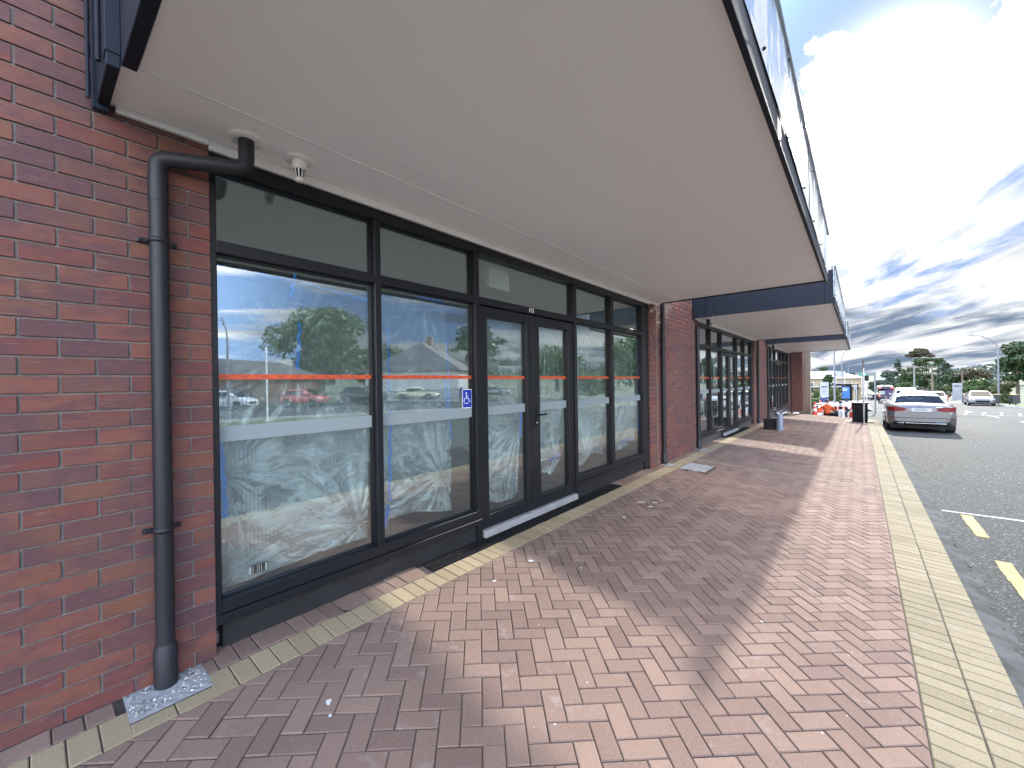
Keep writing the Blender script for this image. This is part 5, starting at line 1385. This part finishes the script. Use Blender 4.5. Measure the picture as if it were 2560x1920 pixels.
def mesh_np(name, V, F, m_, parent):
    me = bpy.data.meshes.new(name); me.vertices.add(len(V)); me.vertices.foreach_set('co', V.astype(np.float32).ravel())
    me.loops.add(F.size); me.loops.foreach_set('vertex_index', F.astype(np.int32).ravel())
    me.polygons.add(len(F)); me.polygons.foreach_set('loop_start', np.arange(0, F.size, 4, dtype=np.int32)); 
    me.materials.append(m_); me.update(calc_edges=True); me.validate()
    return link(bpy.data.objects.new(name, me), parent)
def tree(label, base, H, Wd, kind, seed, n=2600, leaf=.28, form='round', cat='tree', name='tree', group=None, trunk=True):
    r = random.Random(seed); t = thing(name, label, cat, tuple(base), 0, group)
    blobs = []
    if form == 'round':
        for k in range(22):
            a = r.uniform(0, 6.28); q = r.uniform(0, .72)**.7; h = r.uniform(.25, 1)
            rr = Wd/2*q*(1-.55*abs(h-.55)); s = Wd*r.uniform(.13, .24)
            blobs.append((rr*math.cos(a), rr*math.sin(a), H*(.25+.62*h), s, s, s*.75))
    elif form == 'bush':
        for k in range(16):
            a = r.uniform(0, 6.28); q = r.uniform(0, .8); h = r.uniform(.1, .8)
            s = Wd*r.uniform(.12, .22); blobs.append((Wd/2*q*math.cos(a), Wd/3*q*math.sin(a), H*h, s, s, s*.8))
    elif form == 'umbrella':
        for k in range(26):
            a = r.uniform(0, 6.28); q = r.uniform(.05, 1)**.6
            s = Wd*r.uniform(.12, .2); blobs.append((Wd/2*q*math.cos(a), Wd/2*q*math.sin(a), H*(.95-.13*q*q+r.uniform(-.02, .02)), s, s, s*.16))
    elif form == 'layered':
        for k in range(48):
            a = r.uniform(0, 6.28); h = r.uniform(.25, .97); q = r.uniform(.1, 1)*(1.0-.55*max(0, h-.6)/.4)
            s = Wd*r.uniform(.11, .2); blobs.append((Wd/2*q*math.cos(a), Wd/2*q*math.sin(a), H*h, s, s, s*.28))
    elif form == 'hedge':
        for k in range(14): blobs.append((-Wd/2+Wd*k/13, r.uniform(-.1, .1), H*.55, Wd*.08, .5, H*.5))
    V, F = leaves(blobs, n, leaf, seed); 
    if form == 'hedge': V[:, 2] = np.minimum(V[:, 2], H)
    V[:, 2] = np.maximum(V[:, 2], .02)
    mesh_np('crown', V, F, LEAF[kind], t)
    if trunk:
        b = MB(); lean = r.uniform(-.04, .04)*H
        b.tube([(0, 0, -.2), (lean*.3, 0, H*.25), (lean, 0, H*.5), (lean*1.2, .1, H*.72)], [Wd*.035+.06, Wd*.028+.05, Wd*.018+.03, .03], 8)
        for k in range(16 if form == 'umbrella' else 9 if form == 'layered' else 6):
            q = blobs[(k*5) % len(blobs)]; z0 = H*r.uniform(.28, .55)
            m0 = Vector((lean*.8, 0, z0)); e = Vector(q[:3]); mid = m0.lerp(e, .5)+Vector((0, 0, -.03*H if form != 'umbrella' else -.05*H))
            b.tube([m0, mid, e], [Wd*.014+.03, Wd*.009+.02, .015], 6)
        b.build('trunk', M['bark'], t)
    return t
def tpx(label, px, y, pyt, wpx, kind, seed, dz=0, **k):
    """tree whose top and width come from survey directions"""
    p = at(px, 980, y); zb = max(hillz(p.x, y), rz(y))+dz; top = at(px, pyt, y).z; wl, wr2 = at(px-wpx/2, 950, y).x, at(px+wpx/2, 950, y).x
    return tree(label, (p.x, y, zb), top-zb, (wr2-wl)*1.0*.85, kind, seed, **k)
GA = 'trees beyond the road ahead'
# right-hand side
tpx('big dark broadleaf tree at the right edge, behind the lamp post', 2545, 78, 846, 150, 'dark', 21, n=9000, leaf=.20, group=GA)
tpx('low leafy shrub with yellowish leaves under the big right-hand tree', 2505, 72, 948, 90, 'olive', 22, n=3000, leaf=.17, form='bush', name='shrub', cat='shrub', group=GA, trunk=False)
tpx('rounded black-green bush left of the lamp post on the right', 2478, 92, 935, 62, 'dark', 23, n=3200, leaf=.2, form='bush', group=GA, name='shrub', cat='shrub', trunk=False)
tpx('broad brownish tree between the pale sign and the right lamp post', 2445, 130, 915, 120, 'rust', 24, n=6000, leaf=.3, group=GA)
tpx('green tree below the brownish one, behind the oncoming silver car', 2440, 112, 944, 90, 'mid', 25, n=4500, leaf=.25, group=GA)
tpx('dark tree behind the large pale sign', 2385, 136, 922, 80, 'dark', 26, n=4500, leaf=.3, group=GA)
tpx('dark conifer-like tree right of the dark power pole', 2362, 160, 906, 60, 'blue', 27, n=3600, leaf=.35, form='layered', group=GA)
tpx('tall flat-topped pine with bare lower limbs, highest on the skyline', 2300, 190, 868, 68, 'rust', 28, n=4200, leaf=.42, form='umbrella', group=GA)
tpx('wide dark pine under the flat-topped pine', 2310, 175, 890, 90, 'dark', 29, n=9000, leaf=.40, form='layered', group=GA)
tpx('spreading pine right of the tallest one', 2352, 180, 889, 60, 'dark', 30, n=6000, leaf=.40, form='layered', group=GA)
tpx('small layered conifer left of the tallest pine', 2246, 210, 893, 34, 'blue', 31, n=1600, leaf=.4, form='layered', group=GA)
tpx('dense dark tree behind the pale concrete power pole', 2276, 150, 912, 70, 'dark', 32, n=5200, leaf=.33, group=GA)
tpx('spreading olive shrub mass behind the oncoming SUV', 2345, 118, 951, 76, 'olive', 33, n=4200, leaf=.24, form='bush', group=GA, name='shrub', cat='shrub', trunk=False)
tpx('low dark bushes right behind the bus', 2262, 135, 950, 70, 'mid', 34, n=3600, leaf=.28, form='bush', group=GA, name='shrub', cat='shrub', trunk=False)
tpx('grey-green trees lining the road left of the bus', 2190, 230, 938, 44, 'blue', 35, n=3000, leaf=.45, form='bush', group=GA, name='shrub', cat='shrub', trunk=False)
tpx('blue-green tree on the rise between the bus and the conifer', 2225, 260, 922, 60, 'blue', 36, n=3600, leaf=.5, group=GA)
# left-hand side
GB = 'planting at the far street corner'
tpx('dark spiky tree in front of the cream building', 2071, 86, 936, 38, 'dark', 41, n=2600, leaf=.26, form='layered', group=GB)
tpx('light green shrub left of the white advertising board', 2039, 64, 969, 30, 'mid', 42, n=2200, leaf=.13, form='bush', group=GB, name='shrub', cat='shrub', trunk=False)
tpx('pale flowering shrub between the advertising board and the bus shelter', 2087, 65, 966, 44, 'olive', 43, n=3200, leaf=.13, form='bush', group=GB, name='shrub', cat='shrub', trunk=False)
tpx('low clipped hedge behind the tall cone', 2036, 42, 996, 26, 'mid', 44, n=2600, leaf=.06, form='hedge', group=GB, name='hedge', cat='hedge', trunk=False)
tpx('tree behind the third street lamp, left of the road', 2128, 140, 922, 30, 'blue', 45, n=2600, leaf=.35, group=GB)
tpx('tree between the first and second street lamps', 2101, 170, 928, 24, 'blue', 46, n=1800, leaf=.4, group=GB)
tpx('low bushes beside the road right of the bus shelter', 2146, 120, 962, 20, 'rust', 47, n=1400, leaf=.25, form='bush', group=GB, name='shrub', cat='shrub', trunk=False)
for k, (px, l) in enumerate(((2054.5, 'left one of the two tiny palms on the skyline'), (2062.5, 'right one of the two tiny palms on the skyline'))):
    p = at(px, 950, 300); zt = at(px, 923-(k*2), 300).z; zb = rz(300)
    t = thing('palm_tree', l, 'palm tree', (p.x, 300, zb), 0, 'two palms on the skyline'); h = zt-zb
    b = MB(); b.tube([(0, 0, 0), (0, 0, h)], .25, 6); b.build('trunk', M['bark'], t)
    V, F = leaves([(0, 0, h, 1.6, 1.6, 1.1)], 260, .5, k+60); mesh_np('fronds', V, F, LEAF['dark'], t)
# wooded hill far off: one mass
r = np.random.default_rng(90); bl = []
for k in range(420):
    y = r.uniform(330, 900); x = r.uniform(22, 420)
    z = hillz(x, y); s = r.uniform(5, 12); bl.append((x, y, z+s*.3, s, s, s*.6))
V, F = leaves(bl, 26000, 1.6, 91); o = mesh_np('wooded_hill', V, F, LEAF['blue'], None); tag(o, 'far wooded hillside as one mass beyond the pines', 'woodland', kind='stuff')
bl = []
for k in range(120):
    y = r.uniform(160, 600); x = r.uniform(-60, -7); s = r.uniform(2.5, 5); bl.append((x, y, rz(y)+s*.6, s, s, s*.7))
for k in range(60):
    y = r.uniform(200, 700); x = r.uniform(19, 30); s = r.uniform(2.5, 4.5); bl.append((x, y, rz(y)+s*.7, s, s, s*.8))
V, F = leaves(bl, 12000, .9, 92); o = mesh_np('roadside_trees', V, F, LEAF['blue'], None); tag(o, 'belt of far roadside trees either side of the long straight road', 'woodland', kind='stuff')

# ------------------------------------------------------------------ buildings at a distance
M['cream'] = mat('cream_cladding', (.28, .23, .14), .8, fn=speckle(.08, 2)); M['roof_pale'] = mat('pale_metal_roof', (.34, .35, .36), .6, .0, fn=speckle(.04, 2))
M['roof_dark'] = mat('dark_tile_roof', (.055, .055, .06), .7, fn=speckle(.3, 3, 8, .02)); M['weather'] = mat('weatherboard', (.42, .43, .42), .7, fn=speckle(.08, 3))
M['brick_far'] = mat('far_brick', (.16, .09, .07), .85, fn=speckle(.2, 2)); M['win_dark'] = mat('house_window', (.02, .025, .03), .08, 0, .8)
def house(label, x, y, w, d, h, rh, rz_, wallm, roofm, z, wins=3, chimney=False, name='house', hip=True):
    t = thing(name, label, 'building', (x, y, z), rz_)
    b = MB(); b.box(-w/2, w/2, -d/2, d/2, -.6, h); b.build('wall', wallm, t)
    b = MB(); e = .5; k = (d*.35 if hip else 0)
    b.add([(-w/2-e, -d/2-e, h), (w/2+e, -d/2-e, h), (w/2+e, d/2+e, h), (-w/2-e, d/2+e, h), (-w/2-e+k, 0, h+rh), (w/2+e-k, 0, h+rh)], [(0, 1, 5, 4), (2, 3, 4, 5), (1, 2, 5), (3, 0, 4), (0, 3, 2, 1)])
    b.box(-w/2-e-.02, w/2+e+.02, -d/2-e-.08, -d/2-e, h-.12, h+.06); rf = b.build('roof', roofm, t)
    if chimney: b = MB(); b.box(w*.02-.4, w*.02+.4, -.4, .4, h+rh*.5, h+rh+1.1); b.build('chimney', M['brick_far'], rf)
    for s, n in ((-1, wins),):
        for i in range(n):
            cx = -w/2+w*(i+.5)/n; b = MB(); b.box(cx-w/n*.27, cx+w/n*.27, s*(d/2+.05)-.05, s*(d/2+.05)+.05, h*.32, h*.82); f = b.build('window', M['white'], t)
            b = MB(); b.box(cx-w/n*.27+.07, cx+w/n*.27-.07, s*(d/2+.11)-.01, s*(d/2+.11)+.01, h*.32+.07, h*.82-.07); b.build('pane', M['win_dark'], f)
    return t
p = at(2048, 960, 112)
house('low cream building with a pale metal roof beyond the far corner', p.x-9, 118, 32, 14, 4.8, 1.6, 0, M['cream'], M['roof_pale'], rz(112), 5, name='commercial_building')
b = MB(); b.box(-16, 16, -9.5, -7.1, 2.9, 3.1); b.build('awning', M['roof_pale'], bpy.data.objects['commercial_building'])
p = at(2248, 934, 420); house('white roofed building low on the wooded hill', p.x, 420, 26, 10, 3, 2, .1, M['weather'], M['roof_pale'], at(2248, 937, 420).z-3, 3, name='hill_building')

# ------------------------------------------------------------------ across the street (seen mirrored in the shop glass)
zc = rz(10)+.1
GC = 'cars parked across the street'
cars = [(36, 4.2, 'gold_car', HATCH, 'pale gold hatchback, nearest the pipe of the reflected cars across the street'), (36.2, 10.6, 'white_car', HATCH, 'white hatchback in the car park across the street, mirrored in the first window'),
        (36, 16.4, 'red_car', HATCH, 'red hatchback parked across the street, mirrored in the first window'), (36.4, 22.6, 'dark_car', SUV, 'black SUV parked across the street between the red and the blue cars'),
        (36, 29, 'gold_car', SEDAN, 'pale sedan parked across the street left of the blue car'), (36.2, 35, 'blue_car', SEDAN, 'blue sedan parked across the street, mirrored in the second window'),
        (36, 41.5, 'silver', SEDAN, 'silver sedan parked last in the row across the street'), (42, 7.6, 'silver', SUV, 'silver SUV in the back row of the car park across the street'), (42.2, 19, 'dark_car', SEDAN, 'dark sedan in the back row of the car park across the street'), (42, 31, 'white_car', SUV, 'white SUV in the back row of the car park across the street')]
for x, y, m_, S, l in cars: car('parked_car', l, (x, y, zc), R_(55), M[m_], S, GC)
# fence
t = thing('bar_fence', 'dark vertical bar fence along the car park across the street', 'fence', (31, 0, zc))
b = MB()
for k in range(200): y = -8+k*.28; b.box(-.012, .012, y-.012, y+.012, .05, 1.15)
b.build('bars', M['black'], t); b = MB(); b.box(-.025, .025, -8, 48, .15, .2); b.box(-.025, .025, -8, 48, 1.08, 1.13); b.build('rails', M['black'], t)
tree('big round leafy tree across the street, mirrored in the first window', (50, 24.4, zc), 12.6, 12.5, 'mid', 71, n=9000, leaf=.28, group='trees across the street')
tree('layered conifer across the street, mirrored above the left door', (47, 50, zc), 13, 11, 'dark', 72, n=5000, leaf=.3, form='layered', group='trees across the street')
tree('round tree across the street, mirrored in the right door', (47, 74, zc), 10.5, 13, 'mid', 73, n=5000, leaf=.35, group='trees across the street')
tree('dark tree behind the house across the street', (66, 42, zc), 9, 12, 'dark', 74, n=3200, leaf=.4, group='trees across the street')
tree('low tree behind the car park across the street', (70, 33, zc), 7.5, 9, 'blue', 75, n=2400, leaf=.4, group='trees across the street')
tree('broad dark tree across the street far along, mirrored in the last pane', (38, 96, zc-1), 9, 18, 'dark', 76, n=4500, leaf=.4, group='trees across the street')
tree('leafy tree across the street, mirrored in the second shopfront', (24, 62, zc-.5), 9.5, 10, 'mid', 77, n=5000, leaf=.3, group='trees across the street')
for k, (x, y, w) in enumerate(((30, 58, 9), (34, 66, 12), (27, 80, 8))):
    tree(['clipped shrub mass past the car park across the street', 'taller shrub mass past the car park across the street', 'shrubs beside the far right-hand footpath'][k], (x, y, zc-.5), 3.2+k*.6, w, 'mid', 80+k, n=2400, leaf=.22, form='bush', name='shrub', cat='shrub', group='trees across the street', trunk=False)
house('grey gabled house with a tall chimney across the street', 44, 37, 15, 12, 3.4, 4.0, R_(55), M['weather'], M['roof_dark'], zc, 3, chimney=True)
house('long low house with white windows across the street', 58, 16, 22, 10, 3.0, 2.3, R_(68), M['brick_far'], M['roof_dark'], zc, 5)
house('dark roofed house behind the parked gold hatchback across the street', 60, -6, 18, 12, 3.2, 2.6, R_(80), M['weather'], M['roof_dark'], zc, 3)
house('low house at the end of the car park across the street', 64, 58, 20, 10, 3.1, 2.3, R_(60), M['weather'], M['roof_dark'], zc-.5, 4)
street_lamp((30.0, 8.8, zc), 6.2, 1.0, 'shorter street lamp at the car park across the street'); street_lamp((19.0, 36, rz(36)+.13), 9.5, 2.2, 'tall street lamp on the opposite kerb, mirrored in the fourth pane', adir=-1)
t = thing('thin_post', 'thin white post on the opposite footpath, mirrored in the first window', 'post', (19.7, 7.7, rz(8)+.14))
b = MB(); b.tube([(0, 0, 0), (0, 0, 3.7)], .035, 8); b.build('post', M['white'], t); b = MB(); b.lathe([(.1, 0), (.1, .03), (.04, .05)], (0, 0, 0), 10); b.build('foot', M['steel'], t)
# leaf litter and a dead leaf or two in the gutter
r = random.Random(31)
b = MB()
for k in range(90):
    y = r.gauss(6.3, 1.2) if k < 55 else r.uniform(2, 18); x = 3.60+abs(r.gauss(0, .03)); s = r.uniform(.006, .016); a = r.uniform(0, 6.28); z = gy(y)-.276+r.uniform(0, .008)
    b.add([(x+s*math.cos(a), y+s*math.sin(a), z), (x-s*math.sin(a)*.6, y+s*math.cos(a)*.6, z+.006), (x-s*math.cos(a), y-s*math.sin(a), z), (x+s*math.sin(a)*.6, y-s*math.cos(a)*.6, z+.004)], [(0, 1, 2, 3)])
o = b.build('leaf_litter', LEAF['rust'], fix=False); tag(o, 'scatter of dry leaf fragments along the gutter', 'leaf litter', kind='stuff')
p = (3.70, 4.05); b = MB(); b.smooth = True; b.grid(lambda u, v: (p[0]-.03+.06*u, p[1]-.04+.08*v, rz(4)+.012+.02*math.sin(u*3.1)*math.sin(v*3)+.012*math.sin(v*7+u*4)), 6, 6)
o = b.build('dead_leaf', mat('brown_leaf', (.14, .035, .02), .6, fn=speckle(.2, 40)), fix=False); tag(o, 'curled reddish brown dead leaf lying in the gutter', 'leaf')
